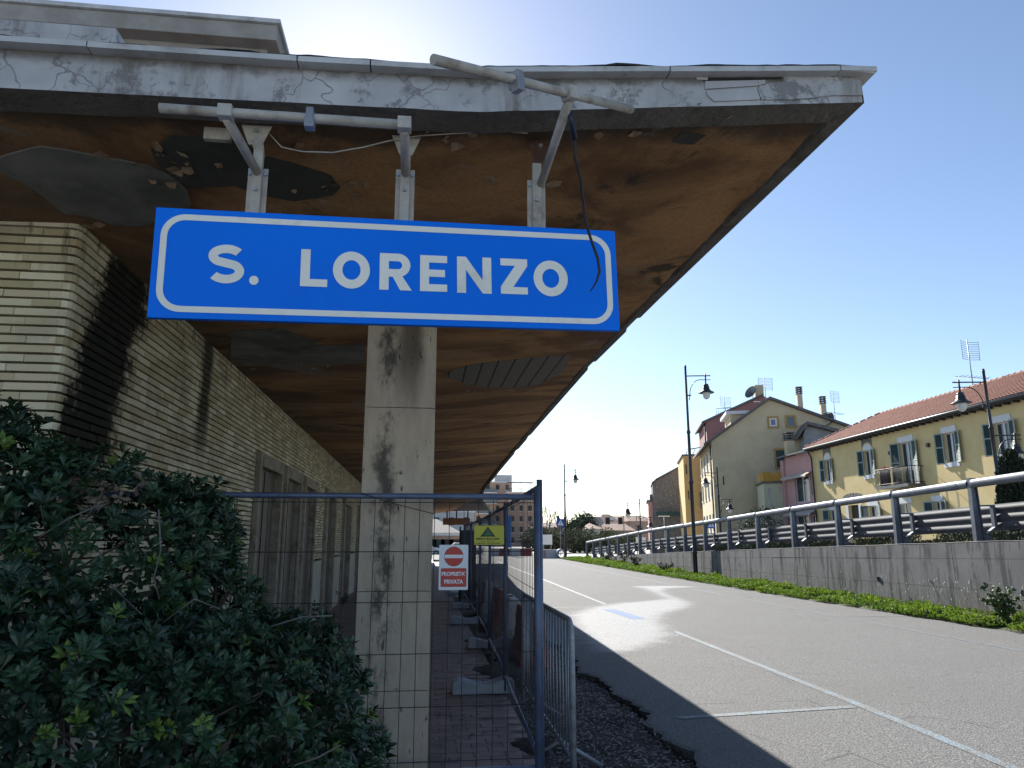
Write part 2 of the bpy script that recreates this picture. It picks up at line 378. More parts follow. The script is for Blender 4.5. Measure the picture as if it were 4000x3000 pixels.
lf = b.mul(b.ramp(b.math('ADD', x, b.mul(b.noise(1.4, 6), 1.8)), -1.6, -.2, True), .62)
c = b.mix(lf, c, (.055, .048, .036))
b.bump(b.math('ADD', b.noise(55, 5, .8), b.mul(b.noise(4, 6), 2)), .5, .012); gp = b.mul(b.ramp(b.noise(.9, 9, .72, b.pos(), .3), .60, .63), .75); c = b.mix(gp, c, b.mix(b.noise(6), (.14, .135, .12), (.26, .25, .22)))
MT['soffit'] = b.out(c, .9)
MT['patch_dark'] = simple('dark grey exposed render', (.040, .042, .036), (.062, .062, .052), 4, .95, .5, 40)
MT['patch_pale'] = simple('grey repair plaster', (.11, .115, .10), (.22, .22, .195), 2.6, .95, .4, 40, dirt=(.035, .032, .026), dscale=1.6)
b = NB('exposed lath concrete'); x, y, z = b.xyz(); wv = b.n('TexWave'); wv.inputs['Scale'].default_value = 1.7; wv.inputs['Distortion'].default_value = .6; b.set(wv.inputs['Vector'], b.scl(b.pos(), (1, .25, 0)))
c = b.mix(b.ramp(wv.outputs['Fac'], .93, .99), b.mix(b.noise(8), (.13, .12, .11), (.19, .175, .16)), (.03, .028, .025)); MT['patch_lath'] = b.out(c, .95)
b = NB('peeling white fascia paint'); x, y, z = b.xyz()
c = b.mix(b.ramp(b.noise(3, 6), .3, .7), (.34, .345, .36), (.48, .485, .50))
dv = b.n('VectorMath'); dv.operation = 'ADD'; b.set(dv.inputs[0], b.pos()); nz_ = b.n('TexNoise'); nz_.inputs['Scale'].default_value = 7; b.set(nz_.inputs['Vector'], b.pos()); dsc = b.scl(nz_.outputs['Color'], (.25, .25, .25)); b.set(dv.inputs[1], dsc)
ck = b.mul(b.ramp(b.voro(3.4, 'DISTANCE_TO_EDGE', dv.outputs[0]), .004, .016, True), b.ramp(b.noise(1.7, 4), .44, .56))
pl = b.ramp(b.noise(5.5, 9, .75), .53, .62)
c = b.mix(b.mul(b.math('MAXIMUM', ck, pl), .85), c, (.17, .165, .17))
c = b.mix(b.mul(b.ramp(b.noise(2.2, 6, .7, b.scl(b.pos(), (1.4, 1, .25))), .5, .68), .8), c, (.12, .105, .085))
c = b.mix(b.mul(b.ramp(b.math('ADD', b.attr('up'), b.mul(b.math('SUBTRACT', b.noise(6, 7, .7), .5), .9)), .62, 1.0), .8), c, (.075, .065, .055))
b.bump(b.math('SUBTRACT', 1, b.math('MAXIMUM', ck, pl)), .5, .006); MT['fascia'] = b.out(c, .75)
MT['edge_concrete'] = simple('crumbling edge concrete', (.085, .078, .068), (.17, .16, .145), 5, .95, .9, 22, dirt=(.03, .026, .02), dscale=2.5, dist=.03)
MT['coping'] = simple('white enamelled coping strip', (.42, .43, .44), (.56, .56, .56), 3, .5, .1, 20, dirt=(.26, .24, .22), dscale=4)
MT['felt'] = simple('black roofing felt', (.012, .012, .013), (.03, .03, .03), 20, .8, .5, 40)
b = NB('travertine slab'); x, y, z = b.xyz()
sv = b.scl(b.pos(), (1, 1, .28))
c = b.mix(b.ramp(b.noise(10, 8, .72, sv), .30, .70), (.44, .36, .265), (.60, .505, .39))
c = b.mix(b.mul(b.rnd(), .25), c, (.50, .44, .37))
pit = b.mul(b.ramp(b.noise(34, 4, .7, b.scl(b.pos(), (1, 1, .22))), .62, .68), b.ramp(b.noise(5), .4, .55))
c = b.mix(pit, c, (.05, .04, .03))
d1 = b.mul(b.ramp(b.math('ABSOLUTE', b.math('SUBTRACT', b.math('ADD', x, b.mul(n3 if False else b.math('SUBTRACT', b.noise(6, 6, .7), .5), .22)), -.27)), .02, .10, True), b.ramp(b.noise(3.4, 6, .7, b.scl(b.pos(), (1, 1, .5))), .44, .56), .85)
c = b.mix(d1, c, (.035, .033, .03))
d2 = b.mul(b.ramp(b.math('ABSOLUTE', b.math('SUBTRACT', b.math('ADD', x, b.mul(b.math('SUBTRACT', b.noise(4, 5), .5), .12)), -.11)), .03, .14, True), b.ramp(z, 2.45, 3.1), .8)
c = b.mix(d2, c, (.05, .032, .022))
b.bump(b.math('SUBTRACT', b.noise(40, 5, .7, sv), b.mul(pit, 2)), .4, .006); MT['travertine'] = b.out(c, .8)
MT['grey_slab'] = simple('grey pebbledash slab', (.24, .23, .21), (.32, .31, .29), 3, .9, .5, 70)
MT['terracotta_wall'] = simple('terracotta painted wall', (.26, .10, .045), (.32, .13, .06), 2, .85)
# --- walls
WX = -2.10; WY = 4.42; CP = .056; BH = .0415; Z0 = 1.27; ZTOP = 3.60
doors = [(9.55, 11.15), (11.45, 12.95), (13.3, 14.75), (16.4, 18.2), (20.1, 22.2), (24.7, 26.8)]
DT = 2.79
wl = MB().box(-9, WX-.07, WY+.05, 64, G0, 4.3).build('wall', MT['mortar'], st)
MB().box(-9, WX-.02, WY+.012, WY+.05, G0+.2, Z0-.01).box(WX-.07, WX+.0, WY+.05, doors[0][0], G0+.2, Z0-.01).build('dado', MT['dado'], st)
prev = None
for (a, b2), (c2, d2_) in zip(doors, doors[1:]+[(60, 61)]):
    MB().box(WX-.07, WX, b2, c2, G0+.2, Z0-.01).build('dado', MT['dado'], st)
for a, b2 in doors:
    f = MB(); X1 = WX+.07
    f.box(WX-.07, X1, a, a+.11, G0+.2, DT); f.box(WX-.07, X1, b2-.11, b2, G0+.2, DT); f.box(WX-.07, X1-.003, a+.11, b2-.11, DT-.17, DT-.003)
    f.build('door_surround', MT['jamb'], st, bevel=.006)
    dr = MB().box(WX-.065, WX-.045, a+.11, b2-.11, G0+.2, DT-.17).build('door', MT['door'], st)
    MB().box(WX-.045, WX-.035, (a+b2)/2-.012, (a+b2)/2+.012, .2, DT-.19).build('door_seam', MT['mortar'], dr)
    MB().box(WX-.045, WX-.012, a+.3, a+.32, 1.0, 1.14).build('handle', MT['galv_dull'], dr)
BL = .2505
bme = MB().box(-.1235, .1235, 0, .09, 0, BH).mesh('brick'); bme.materials.append(MT['brick'])
hme = MB().box(-.0605, .0605, 0, .09, 0, BH).mesh('half_brick'); hme.materials.append(MT['brick'])
sv_, sf_, st_ = [], [], []
def stuff_box(x0, x1, y0, y1, z0, z1):
    n = len(sv_)
    sv_.extend([(x, y, z) for z in (z0, z1) for y in (y0, y1) for x in (x0, x1)])
    sf_.extend([tuple(i+n for i in f) for f in ((0, 2, 3, 1), (4, 5, 7, 6), (0, 1, 5, 4), (2, 6, 7, 3), (0, 4, 6, 2), (1, 3, 7, 5))]); st_.extend([random.random()]*6)
rows = int((ZTOP-Z0)/CP); cnt = 0
for r_ in range(rows):
    z = ZTOP-(r_+1)*CP+.004
    off = (r_ % 2)*.125+random.uniform(-.015, .015)+(r_ % 3)*.02
    # end wall, bricks facing the viewer
    x = WX-.055-off-.125
    xr = WX-.056
    first = True
    while xr > -7:
        wdt = (off+.02 if off > .05 else BL) if first else BL
        x0 = xr-wdt+.003
        jy = random.uniform(-.004, .004)
        if x0 > -2.95 and z > 1.8:
            if abs(wdt-BL) < .03:
                o = link('brick', bme, None, wl); o.location = ((x0+xr)/2, WY+jy, z); o.scale = ((xr-x0)/.247, 1, 1)
            else:
                o = link('brick', hme, None, wl); o.location = ((x0+xr)/2, WY+jy, z); o.scale = ((xr-x0)/.121, 1, 1)
            cnt += 1
        else: stuff_box(x0, xr, WY+jy, WY+.09, z, z+BH)
        xr = x0-.003; first = False
    # corner brick, splayed
    n = len(sv_); q0 = [(WX-.055, WY), (WX-.018, WY+.012), (WX-.004, WY+.035), (WX, WY+.07), (WX-.06, WY+.07)]
    sv_.extend([(p[0], p[1], z) for p in q0]+[(p[0], p[1], z+BH) for p in q0]); rt = random.random()
    for f in ((0, 1, 6, 5), (1, 2, 7, 6), (2, 3, 8, 7)): sf_.append(tuple(i+n for i in f)); st_.append(rt)
    sf_.append((n+5, n+6, n+7, n+8)); sf_.append((n+3, n+2, n+1, n)); st_.extend([rt, rt])
    # long wall
    y0 = WY+.072; first = True
    while y0 < 60:
        ln = (BL if off < .06 else .125) if first else BL
        y1 = y0+ln-.003; jx = random.uniform(-.004, .004)
        segs = [(y0, y1)]
        for a, b2 in doors:
            if z < DT: segs = [s2 for (p, q) in segs for s2 in ((p, min(q, a)), (max(p, b2), q)) if s2[1]-s2[0] > .02]
        for p, q in segs:
            if y0 < 5.1 and z > 1.8 and cnt < 296:
                o = link('brick', bme, None, wl); o.location = (WX+jx, (p+q)/2, z); o.rotation_euler = (0, 0, rad(90)); o.scale = ((q-p)/.247, 1, 1); cnt += 1
            else: stuff_box(WX-.09, WX+jx, p, q, z, z+BH)
        y0 = y1+.003; first = False
np_mesh('brickwork', sv_, sf_, MT['brick'], wl, 'stuff', col=st_)
# --- canopy
OUT = [(2.11, 3.0), (2.06, 6), (2.04, 8.7), (2.14, 13), (2.28, 18.33), (2.42, 23.2), (2.74, 32.9), (3.26, 40), (3.49, 42.8), (4.58, 51.7), (5.44, 59)]
def xo(y): return lerp_tab([(b_, a_) for a_, b_ in OUT], y)
cy = [3.0+.3*i for i in range(30)]+[12+i for i in range(48)]
LE = -9
sof = MB(); prevr = None; V = []; F = []
xsn = 12
yy_ = [3.17]+[y for y in cy if y > 3.2]
for y in yy_:
    xi = LE if y < WY+.3 else WX-.08
    xe = xo(y)-.085
    cols = [xi, min(-1.2, .2), .2]+[.2+(xe-.2)*k/8 for k in range(1, 9)]
    for xq in cols: V.append((xq, y, zs(xq)+.006*mnoise.noise(Vector((xq*1.3, y*1.3, 0)))))
n = 11
for j in range(len(yy_)-1):
    for i in range(n-1): a = j*n+i; F.append((a, a+n, a+n+1, a+1))
canopy = empty('canopy', (0, 0, 0)); canopy.parent = st
sfo = np_mesh('soffit', V, F, MT['soffit'], canopy, None, True)
# border band along the front and outer edge, ragged
V = []; F = []
bx = list(np.arange(-9, 2.1, .12))+[2.11]
for xq in bx:
    zz = zs(xq)-.012
    V += [(xq, 3.0, zz), (xq, 3.175+.012*mnoise.noise(Vector((xq*3, 0, 5))), zz-.003), (xq, 3.18, zz+.03)]
for j in range(len(bx)-1):
    for i in range(2): a = j*3+i; F.append((a, a+1, a+4, a+3))
np_mesh('front_border', V, F, MT['edge_concrete'], canopy)
V = []; F = []; yb = list(np.arange(3.0, 14, .07))+list(np.arange(14, 59, .35))
for y in yb:
    e = xo(y); zz = zs(2.11); rg_ = .02*mnoise.fractal(Vector((0, y*2.2, 1)), 1, 2, 4); ch = -.03 if mnoise.noise(Vector((3, y*1.1, 9))) > .32 else 0
    V += [(e-.10+rg_, y, zs(e-.09) if y < 9 else zz-.012), (e-.075+rg_, y, zz-.025+rg_), (e+rg_*.6+ch*.5, y, zz-.022+rg_*.6-ch*.4), (e+rg_*.4+ch*.3, y, zz+.06), (e, y, zt(2.11))]
for j in range(len(yb)-1):
    for i in range(4): a = j*5+i; F.append((a, a+5, a+6, a+1))
np_mesh('edge_beam', V, F, MT['edge_concrete'], canopy)
# front fascia
V = []; F = []
for xq in bx:
    bmp = .006*mnoise.noise(Vector((xq*4, 0, 0)))
    V += [(xq, 3.0+bmp, zs(xq)-.012), (xq, 3.0+bmp, (zs(xq)+zt(xq))/2), (xq, 3.0, zt(xq))]
for j in range(len(bx)-1):
    for i in range(2): a = j*3+i; F.append((a, a+3, a+4, a+1))
fo = np_mesh('fascia', V, F, MT['fascia'], canopy); at = fo.data.attributes.new('up', 'FLOAT', 'POINT'); at.data.foreach_set('value', np.tile(np.array([0, .5, 1.], np.float32), len(bx)))
# spalled render pieces standing proud on the fascia near the outer corner
def fpoly(pts): return [((p := atY(x, y, 2.992)).x, p.z) for x, y in pts]
for pts in ([(2975, 330), (3060, 318), (3060, 290), (3220, 280), (3300, 288), (3365, 300), (3370, 372), (3250, 372), (3120, 388), (2975, 388), (2960, 345)],
            [(2720, 295), (2765, 296), (2765, 312), (2722, 310)], [(2755, 317), (2990, 312), (2990, 332), (2755, 347)], [(2760, 352), (2955, 345), (2970, 388), (2790, 395), (2765, 372)]):
    MB().prism([p for p in fpoly(pts)][::-1], (0, 2.992, 0), (1, 0, 0), (0, 0, 1), (0, .01, 0)).build('loose_render', MT['fascia'], canopy)
MB().prism(fpoly([(2745, 300), (3050, 293), (3052, 305), (2750, 316)])[::-1], (0, 2.996, 0), (1, 0, 0), (0, 0, 1), (0, .01, 0)).build('crack', MT['felt'], canopy)
# roof top
V = []; F = []
for y in [3.02]+cy[1:]:
    xi = LE; xe = xo(y)
    V += [(xi, y, zt(-2)), (.2, y, zt(.2)), (xe, y, zt(2.11))]
for j in range(len(cy)-1):
    for i in range(2): a = j*3+i; F.append((a, a+1, a+4, a+3))
np_mesh('roof_deck', V, F, MT['felt'], canopy)
# coping strips, piece by piece
seams = [LE, -4.2] + [atY(x, 200, 2.96).x for x in (-600, 342, 1165, 1450, 2610, 3270)]+[2.17]
for a, b2 in zip(seams, seams[1:]):
    dz = random.uniform(-.006, .006); m = MB(); tilt = random.uniform(-.006, .006)
    pts = [a+.003]+[v for v in (.2,) if a < v < b2]+[b2-.003]
    for p, q in zip(pts, pts[1:]):
        zp, zq = zt(p)+dz, zt(q)+dz+tilt
        m.hexa([(p, 2.945, zp), (q, 2.945, zq), (q, 3.12, zq), (p, 3.12, zp)], [(p, 2.945, zp+.026), (q, 2.945, zq+.026), (q, 3.12, zq+.034), (p, 3.12, zp+.034)])
    m.build('coping', MT['coping'], canopy)
for k in range(24):
    y0 = 2.95+k*2.3; y1 = min(58.9, y0+2.29)
    if y1 <= y0: break
    dz = random.uniform(-.006, .006); z0 = zt(2.11)+dz; xa, xb = xo(max(3, y0)), xo(y1)
    MB().hexa([(xa-.1, y0, z0), (xa+.045, y0, z0), (xb+.045, y1, z0), (xb-.1, y1, z0)], [(xa-.1, y0, z0+.03), (xa+.045, y0, z0+.027), (xb+.045, y1, z0+.027), (xb-.1, y1, z0+.03)]).build('coping', MT['coping'], canopy)
V = []; F = []; fx = list(np.arange(-4, 2.12, .05))
for xq in fx:
    h_ = .034+.010*max(0, mnoise.noise(Vector((xq*5, 1, 0))))+(.006 if xq > .55 else 0)+.006*mnoise.noise(Vector((xq*22, 4, 0)))
    fy = 2.955+.02*mnoise.noise(Vector((xq*4, 8, 0)))
    V += [(xq, fy, zt(xq)+.030), (xq, fy, zt(xq)+h_), (xq, 3.4, zt(xq)+h_+.005)]
for j in range(len(fx)-1):
    for i in range(2): a = j*3+i; F.append((a, a+3, a+4, a+1))
np_mesh('roofing_felt', V, F, MT['felt'], canopy)
# repair and bare patches on the soffit
def patch(name, pts, mat, dz=-.006, k=1, o=(0, 0), sub=True):
    P = [on_soffit(o[0]+x*k, o[1]+y*k, dz) for x, y in pts]; R = []
    for i in range(len(P)):
        a, b2 = P[i], P[(i+1) % len(P)]; m = max(1, int((b2-a).length/.06))
        for q in range(m):
            p = a.lerp(b2, q/m); nz = mnoise.noise_vector(p*9)*.012; R.append(Vector((p.x+nz.x, p.y+nz.y, zs(p.x)+dz)))
    bm = bmesh.new(); bm.faces.new([bm.verts.new(p) for p in R]); bmesh.ops.recalc_face_normals(bm, faces=bm.faces)
    ex = bmesh.ops.extrude_face_region(bm, geom=bm.faces[:]); bmesh.ops.translate(bm, vec=(0, 0, .02), verts=[v for v in ex['geom'] if isinstance(v, bmesh.types.BMVert)])
    bmesh.ops.triangulate(bm, faces=bm.faces); me = bpy.data.meshes.new(name); bm.to_mesh(me); bm.free(); link(name, me, mat, sfo)
patch('plaster_patch', [(1060, 840), (935, 925), (970, 1015), (1160, 1165), (1450, 1150), (1600, 1205), (1820, 1240), (2050, 1210), (2095, 1160), (2050, 1090), (1850, 1020), (1600, 960), (1450, 850), (1290, 840)], MT['patch_dark'], -.005, .6329)
patch('plaster_patch', [(-300, 940), (0, 970), (250, 910), (400, 930), (900, 1020), (1050, 1090), (1160, 1180), (1180, 1270), (1000, 1370), (850, 1400), (700, 1390), (560, 1340), (400, 1320), (200, 1160), (0, 1060), (-300, 1000)], MT['patch_pale'], -.008, .6329)
patch('plaster_patch', [(1738, 1467), (1768, 1445), (1849, 1424), (1931, 1413), (2100, 1395), (2225, 1388), (2215, 1430), (2180, 1465), (2100, 1503), (2000, 1515), (1900, 1515), (1800, 1495)], MT['patch_lath'], -.005)
patch('plaster_patch', [(0, 80), (350, 60), (600, 150), (680, 130), (560, 190), (970, 180), (970, 310), (650, 320), (580, 315), (380, 320), (0, 300)], MT['patch_pale'], -.005, .5425, (900, 1250))
patch('plaster_patch', [(600, 750), (680, 680), (840, 700), (750, 765)], MT['patch_dark'], -.005, .5425, (2300, 150))
# curled flakes of paint hanging from the soffit
fl = MB()
for k in range(64):
    if k < 54: px_, py_ = random.choice([(600, 590), (640, 700), (1300, 740), (1330, 730), (700, 640), (300, 880), (1000, 1420), (1200, 1420), (1350, 1425), (1900, 1515), (2800, 440), (1750, 560), (2500, 520)]); px_ += random.gauss(0, 70); py_ += random.gauss(0, 25)
    else: px_, py_ = random.uniform(100, 2700), random.uniform(480, 800)
    p = on_soffit(px_, py_, -.002); s_ = random.uniform(.015, .05); a0 = random.random()*6; q = [Vector((math.cos(a0+j*1.25)*s_*random.uniform(.5, 1.2), math.sin(a0+j*1.25)*s_*random.uniform(.5, 1.2), -random.uniform(0, .02))) for j in range(5)]
    q[0].z = .0; q[1].z = .0; fl.add([p+v for v in q], [(0, 1, 2, 3, 4)])
fl.build('paint_flakes', simple('pale paint flake', (.20, .12, .06), (.40, .30, .20), 9, .9), sfo, 'stuff')
# --- column clad with travertine slabs
CY0 = 5.30; xl, xr = atY(1417, 1750, CY0).x, atY(1697, 1750, CY0).x
colm = MB().box(xl+.02, xr-.02, CY0+.02, CY0+.46, PZ, zs(-.2)+.03).build('column', MT['mortar'], st)
zz = [PZ, atY(1550, 2700, CY0).z, atY(1550, 2310, CY0).z, atY(1550, 1592, CY0).z, zs(-.2)+.01]
for a, b2 in zip(zz, zz[1:]):
    MB().box(xl+.004, xr-.004, CY0, CY0+.03, a+.002, b2-.002).build('slab', MT['travertine'], colm, bevel=.002)
    MB().box(xl, xl+.028, CY0+.033, CY0+.48, a+.002, b2-.002).build('slab', MT['travertine'], colm)
    MB().box(xr-.028, xr, CY0+.033, CY0+.48, a+.002, b2-.002).build('slab', MT['travertine'], colm)
p = atY(1566, 1850, CY0); MB().tube([p, p+Vector((0, -.05, .012))], .008, 8).build('pipe_stub', MT['galv_dull'], colm)
p = atY(1549, 2690, CY0); MB().tube([p, p+Vector((0, -.03, 0))], .006, 8).build('bolt', MT['galv_dull'], colm)
for k in range(1, 6):   # further columns of the canopy, hidden in line behind the first
    pass
# --- upper storey set back above the canopy
c0 = atX(1085, 82, -2.0); UY = c0.y; UZ = c0.z
up = MB().box(-16, -2.35, UY+.42, UY+14, 3.7, UZ-.284).build('upper_wall', MT['terracotta_wall'], st)
sl_ = MB().box(-16, -2.0, UY, UY+14.5, UZ-.28, UZ-.06); sl_.build('roof_slab', MT['grey_slab'], st, bevel=.01)
MB().box(-16.03, -1.96, UY-.04, UY+14.6, UZ-.057, UZ).build('coping', MT['coping'], st)
MB().box(-16, -2.15, UY+.2, UY+.4, UZ-.35, UZ-.283).build('slab_rib', MT['grey_slab'], st)
q = atY(455, 108, 4.55)
MB().box(-9, q.x, 4.55, 9, q.z-.24, q.z).build('parapet_band', MT['fascia'], st, bevel=.008)
MB().box(-9, q.x-.25, 4.75, 8.8, 3.7, q.z-.243).build('parapet_wall', MT['grey_slab'], st)
# ------------------------------------------------------------------ blue station name sign
MT['sign_blue'] = simple('blue sign enamel', (.0, .175, .86), (.0, .195, .93), 1.2, .55, dirt=(.004, .15, .74), dscale=1.1, spec=.15)
MT['sign_white'] = simple('aged white sign film', (.80, .80, .73), (.86, .86, .80), 3, .5, dirt=(.66, .65, .56), dscale=4)
MT['white_steel'] = simple('flaking white painted steel', (.36, .34, .30), (.47, .45, .41), 9, .6, .3, 40, dirt=(.14, .085, .06), dscale=7)
TLp, TRp, BLp, BRp = atY(620, 808, 3.12), atY(2400, 903, 3.22), atY(573, 1240, 3.12), atY(2422, 1292, 3.22)
sg = empty('station_sign', (0, 3.17, 2.9), 0, 'blue station name sign reading S. LORENZO hung under the canopy', 'sign')
sg.location = (0, 0, 0)
so_ = BLp; su = (BRp-BLp).normalized(); sw = (BRp-BLp).length; snn = su.cross(Vector((0, 0, 1))).normalized(); sv2 = snn.cross(su)*-1
if sv2.z < 0: sv2 = -sv2
sh = ((TLp-BLp).dot(sv2)+(TRp-BRp).dot(sv2))/2
if snn.y > 0: snn = -snn                 # towards the viewer
def SP(u, v, d=0): return so_+su*u+sv2*v+snn*d
def sign_uv(px, py):
    r = ray(px, py); t = (so_-EYE).dot(snn)/r.dot(snn); p = EYE+r*t-so_; return p.dot(su), p.dot(sv2)
pan = MB(); pan.hexa([SP(0, 0, 0), SP(sw, 0, 0), SP(sw, 0, -.03), SP(0, 0, -.03)], [SP(0, sh, 0), SP(sw, sh, 0), SP(sw, sh, -.03), SP(0, sh, -.03)])
panel = pan.build('panel', MT['sign_blue'], sg, bevel=.003)
def rrect(x0, x1, y0, y1, r, n=10):
    P = []
    for cx, cy_, a0 in ((x1-r, y1-r, 0), (x0+r, y1-r, 90), (x0+r, y0+r, 180), (x1-r, y0+r, 270)):
        for k in range(n+1): a = rad(a0+90*k/n); P.append((cx+r*math.cos(a), cy_+r*math.sin(a)))
    return P
def band(outer, inner, d=.002):
    m = MB(); n = len(outer); vs = [SP(*p, d) for p in outer]+[SP(*p, d) for p in inner]
    m.add(vs, [(i, (i+1) % n, n+(i+1) % n, n+i) for i in range(n)]); return m
i0 = .028
band(rrect(i0, sw-i0, i0, sh-i0, .10), rrect(i0+.027, sw-i0-.027, i0+.027, sh-i0-.027, .075)).build('border', MT['sign_white'], panel)
def arcband(cx, cy_, rx, ry, w_, a0, a1, n=28):
    o = []; i = []
    for k in range(n+1):
        a = rad(a0+(a1-a0)*k/n); o.append((cx+rx*math.cos(a), cy_+ry*math.sin(a))); i.append((cx+(rx-w_)*math.cos(a), cy_+(ry-w_)*math.sin(a)))
    return o, i
def quads(m, rows, d=.0025):
    for o, i in rows:
        n = len(o); m.add([SP(*p, d) for p in o]+[SP(*p, d) for p in i], [(k, k+1, n+k+1, n+k) for k in range(n-1)])
def poly(m, P, d=.0025): m.add([SP(*p, d) for p in P], [tuple(range(len(P)))])
# crop (550,780)-(2450,1320), 2212 wide
def cu_(x, y): return sign_uv(550+x*.859, 780+y*.859)
def letter(ch, xl, xr, yt, yb):
    (x0, _), (x1, _) = cu_(xl, (yt+yb)/2), cu_(xr, (yt+yb)/2); xm = (xl+xr)/2
    y1 = cu_(xm, yt)[1]; y0 = cu_(xm, yb)[1]; h = y1-y0; w_ = x1-x0; t = h*.235; m = MB()
    if ch == 'L': poly(m, [(x0, y0), (x1, y0), (x1, y0+t*.85), (x0+t, y0+t*.85), (x0+t, y1), (x0, y1)])
    if ch == 'O': quads(m, [arcband((x0+x1)/2, (y0+y1)/2, w_/2, h/2, t, 0, 360, 48)])
    if ch == 'E':
        poly(m, [(x0, y0), (x0+t, y0), (x0+t, y1), (x0, y1)])
        for a, xx in ((y0, x1), ((y0+y1)/2-t*.4, x1-.08*w_), (y1-t*.85, x1)): poly(m, [(x0+t, a), (xx, a), (xx, a+t*.85), (x0+t, a+t*.85)])
    if ch == 'N':
        poly(m, [(x0, y0), (x0+t, y0), (x0+t, y1), (x0, y1)]); poly(m, [(x1-t, y0), (x1, y0), (x1, y1), (x1-t, y1)])
        poly(m, [(x0+t, y1), (x0+t, y1-t*1.55), (x1-t, y0), (x1-t, y0+t*1.55)]); m.v = m.v
    if ch == 'Z':
        poly(m, [(x0, y0), (x1, y0), (x1, y0+t*.85), (x0, y0+t*.85)]); poly(m, [(x0, y1-t*.85), (x1, y1-t*.85), (x1, y1), (x0, y1)])
        poly(m, [(x0, y0+t*.85), (x0+t*1.45, y0+t*.85), (x1, y1-t*.85), (x1-t*1.45, y1-t*.85)])
    if ch == 'R':
        poly(m, [(x0, y0), (x0+t, y0), (x0+t, y1), (x0, y1)]); r = h*.32; cy_ = y1-r; cx = x1-r-.03*w_
        quads(m, [arcband(cx, cy_, r, r, t*.9, -90, 90, 20)])
        poly(m, [(x0+t, y1-t*.9), (cx, y1-t*.9), (cx, y1), (x0+t, y1)]); poly(m, [(x0+t, cy_-r), (cx, cy_-r), (cx, cy_-r+t*.9), (x0+t, cy_-r+t*.9)])
        poly(m, [(x1-t*1.2, y0), (x1+.02*w_, y0), (x0+.62*w_+t*.35, cy_-r+.003), (x0+.62*w_-t*.75, cy_-r+.003)])
    if ch == 'S':
        # centre line of the S as two joined arcs, swept to an even stroke
        hw = t*.46; rx = w_/2-hw; r1 = h*.25-hw*.5; r2 = h*.27-hw*.5; cx = (x0+x1)/2; C = []
        r1 = (h-2*hw)*.235; r2 = (h-2*hw)*.265
        for k in range(25): a = rad(32+(232-32)*k/24); C.append((cx+.96*rx*math.cos(a)*(1 if math.sin(a) > -.2 else 1), y1-hw-r1+r1*math.sin(a)))
        C = [(cx+.98*rx*math.cos(rad(a)), y1-hw-r1+r1*math.sin(rad(a))) for a in range(30, 251, 8)]
        D_ = [(cx+1.0*rx*math.cos(rad(a)), y0+hw+r2+r2*math.sin(rad(a))) for a in range(68, -151, -8)]
        C = C+D_
        Cs = []
        for i in range(len(C)):     # smooth the joint
            a_, b_ = max(0, i-2), min(len(C), i+3); Cs.append((sum(p[0] for p in C[a_:b_])/(b_-a_), sum(p[1] for p in C[a_:b_])/(b_-a_)) if 2 <= i < len(C)-2 else C[i])
        C = Cs; o = []; i_ = []
        for k in range(len(C)):
            p, q = C[max(0, k-1)], C[min(len(C)-1, k+1)]; dx, dy = q[0]-p[0], q[1]-p[1]; l = math.hypot(dx, dy)
            o.append((C[k][0]-dy/l*hw, C[k][1]+dx/l*hw)); i_.append((C[k][0]+dy/l*hw, C[k][1]-dx/l*hw))
        quads(m, [(i_, o)])
    if ch == '.': m.add([SP((x0+x1)/2+w_/2*math.cos(rad(15*k)), (y0+y1)/2+h/2*math.sin(rad(15*k)), .0025) for k in range(24)], [tuple(range(24))])
    m.build('letter', MT['sign_white'], panel)
for ch, a, b2, c2, d2 in (('S', 303, 474, 205, 382), ('.', 493, 536, 347, 388), ('L', 727, 850, 228, 396), ('O', 874, 1042, 237, 405), ('R', 1086, 1230, 246, 412), ('E', 1270, 1393, 255, 418), ('N', 1438, 1594, 262, 426), ('Z', 1636, 1758, 270, 430), ('O', 1786, 1941, 278, 440)):
    letter(ch, a, b2, c2, d2)
# hanger posts behind the panel
def hanger(px, ytop, yfl, i):
    bot = sign_uv(px, 1000); u = bot[0]; p0 = SP(u, .12, -.06)
    top = on_soffit(px+(3 if i else -5), ytop); y = p0.y+.03
    hz = atY(px, yfl, y).z
    T = Matrix.Translation((p0.x, y, 0))
    m = MB(); zb = p0.z
    m.box(-.045, .045, .0, .004, zb, hz, T); m.box(-.022, .022, -.025, -.001, zb, hz+.08, T)
    o = m.build('hanger_post', MT['white_steel'], sg, bevel=.001)
    ht = zs(p0.x)
    lean = .02*(i-1)
    MB().hexa([(p0.x-.022, y-.02, hz+.081), (p0.x+.022, y-.02, hz+.081), (p0.x+.022, y+.0, hz+.081), (p0.x-.022, y+.0, hz+.081)], [(p0.x-.026+lean, y-.01, ht-.07), (p0.x+.03+lean, y-.01, ht-.07), (p0.x+.03+lean, y+.01, ht-.07), (p0.x-.026+lean, y+.01, ht-.07)]).build('hanger_strap', MT['rusty'] if i == 2 else MT['white_steel'], o)
    MB().prism([(-.07, 0), (.07, 0), (.03, -.1), (-.03, -.1)][::-1], (p0.x+lean, y-.016, ht-.004), (1, 0, 0), (0, 0, 1), (0, .006, 0)).build('ceiling_plate', MT['rusty'] if i == 2 else MT['white_steel'], o)
    for dx, dz in ((-.035, -.03), (.035, -.03)): MB().tube([(p0.x+dx, y, hz+dz), (p0.x+dx, y-.008, hz+dz)], .009, 6).build('bolt', MT['galv'], o)
    MB().tube([(p0.x, y-.025, hz-.12), (p0.x, y-.036, hz-.12)], .009, 6).build('bolt', MT['galv'], o)
    MB().tube([(p0.x+lean, y-.016, ht-.035), (p0.x+lean, y-.026, ht-.035)], .011, 6).build('bolt', MT['galv'], o)
    return Vector((p0.x, y-.02, hz-.03))
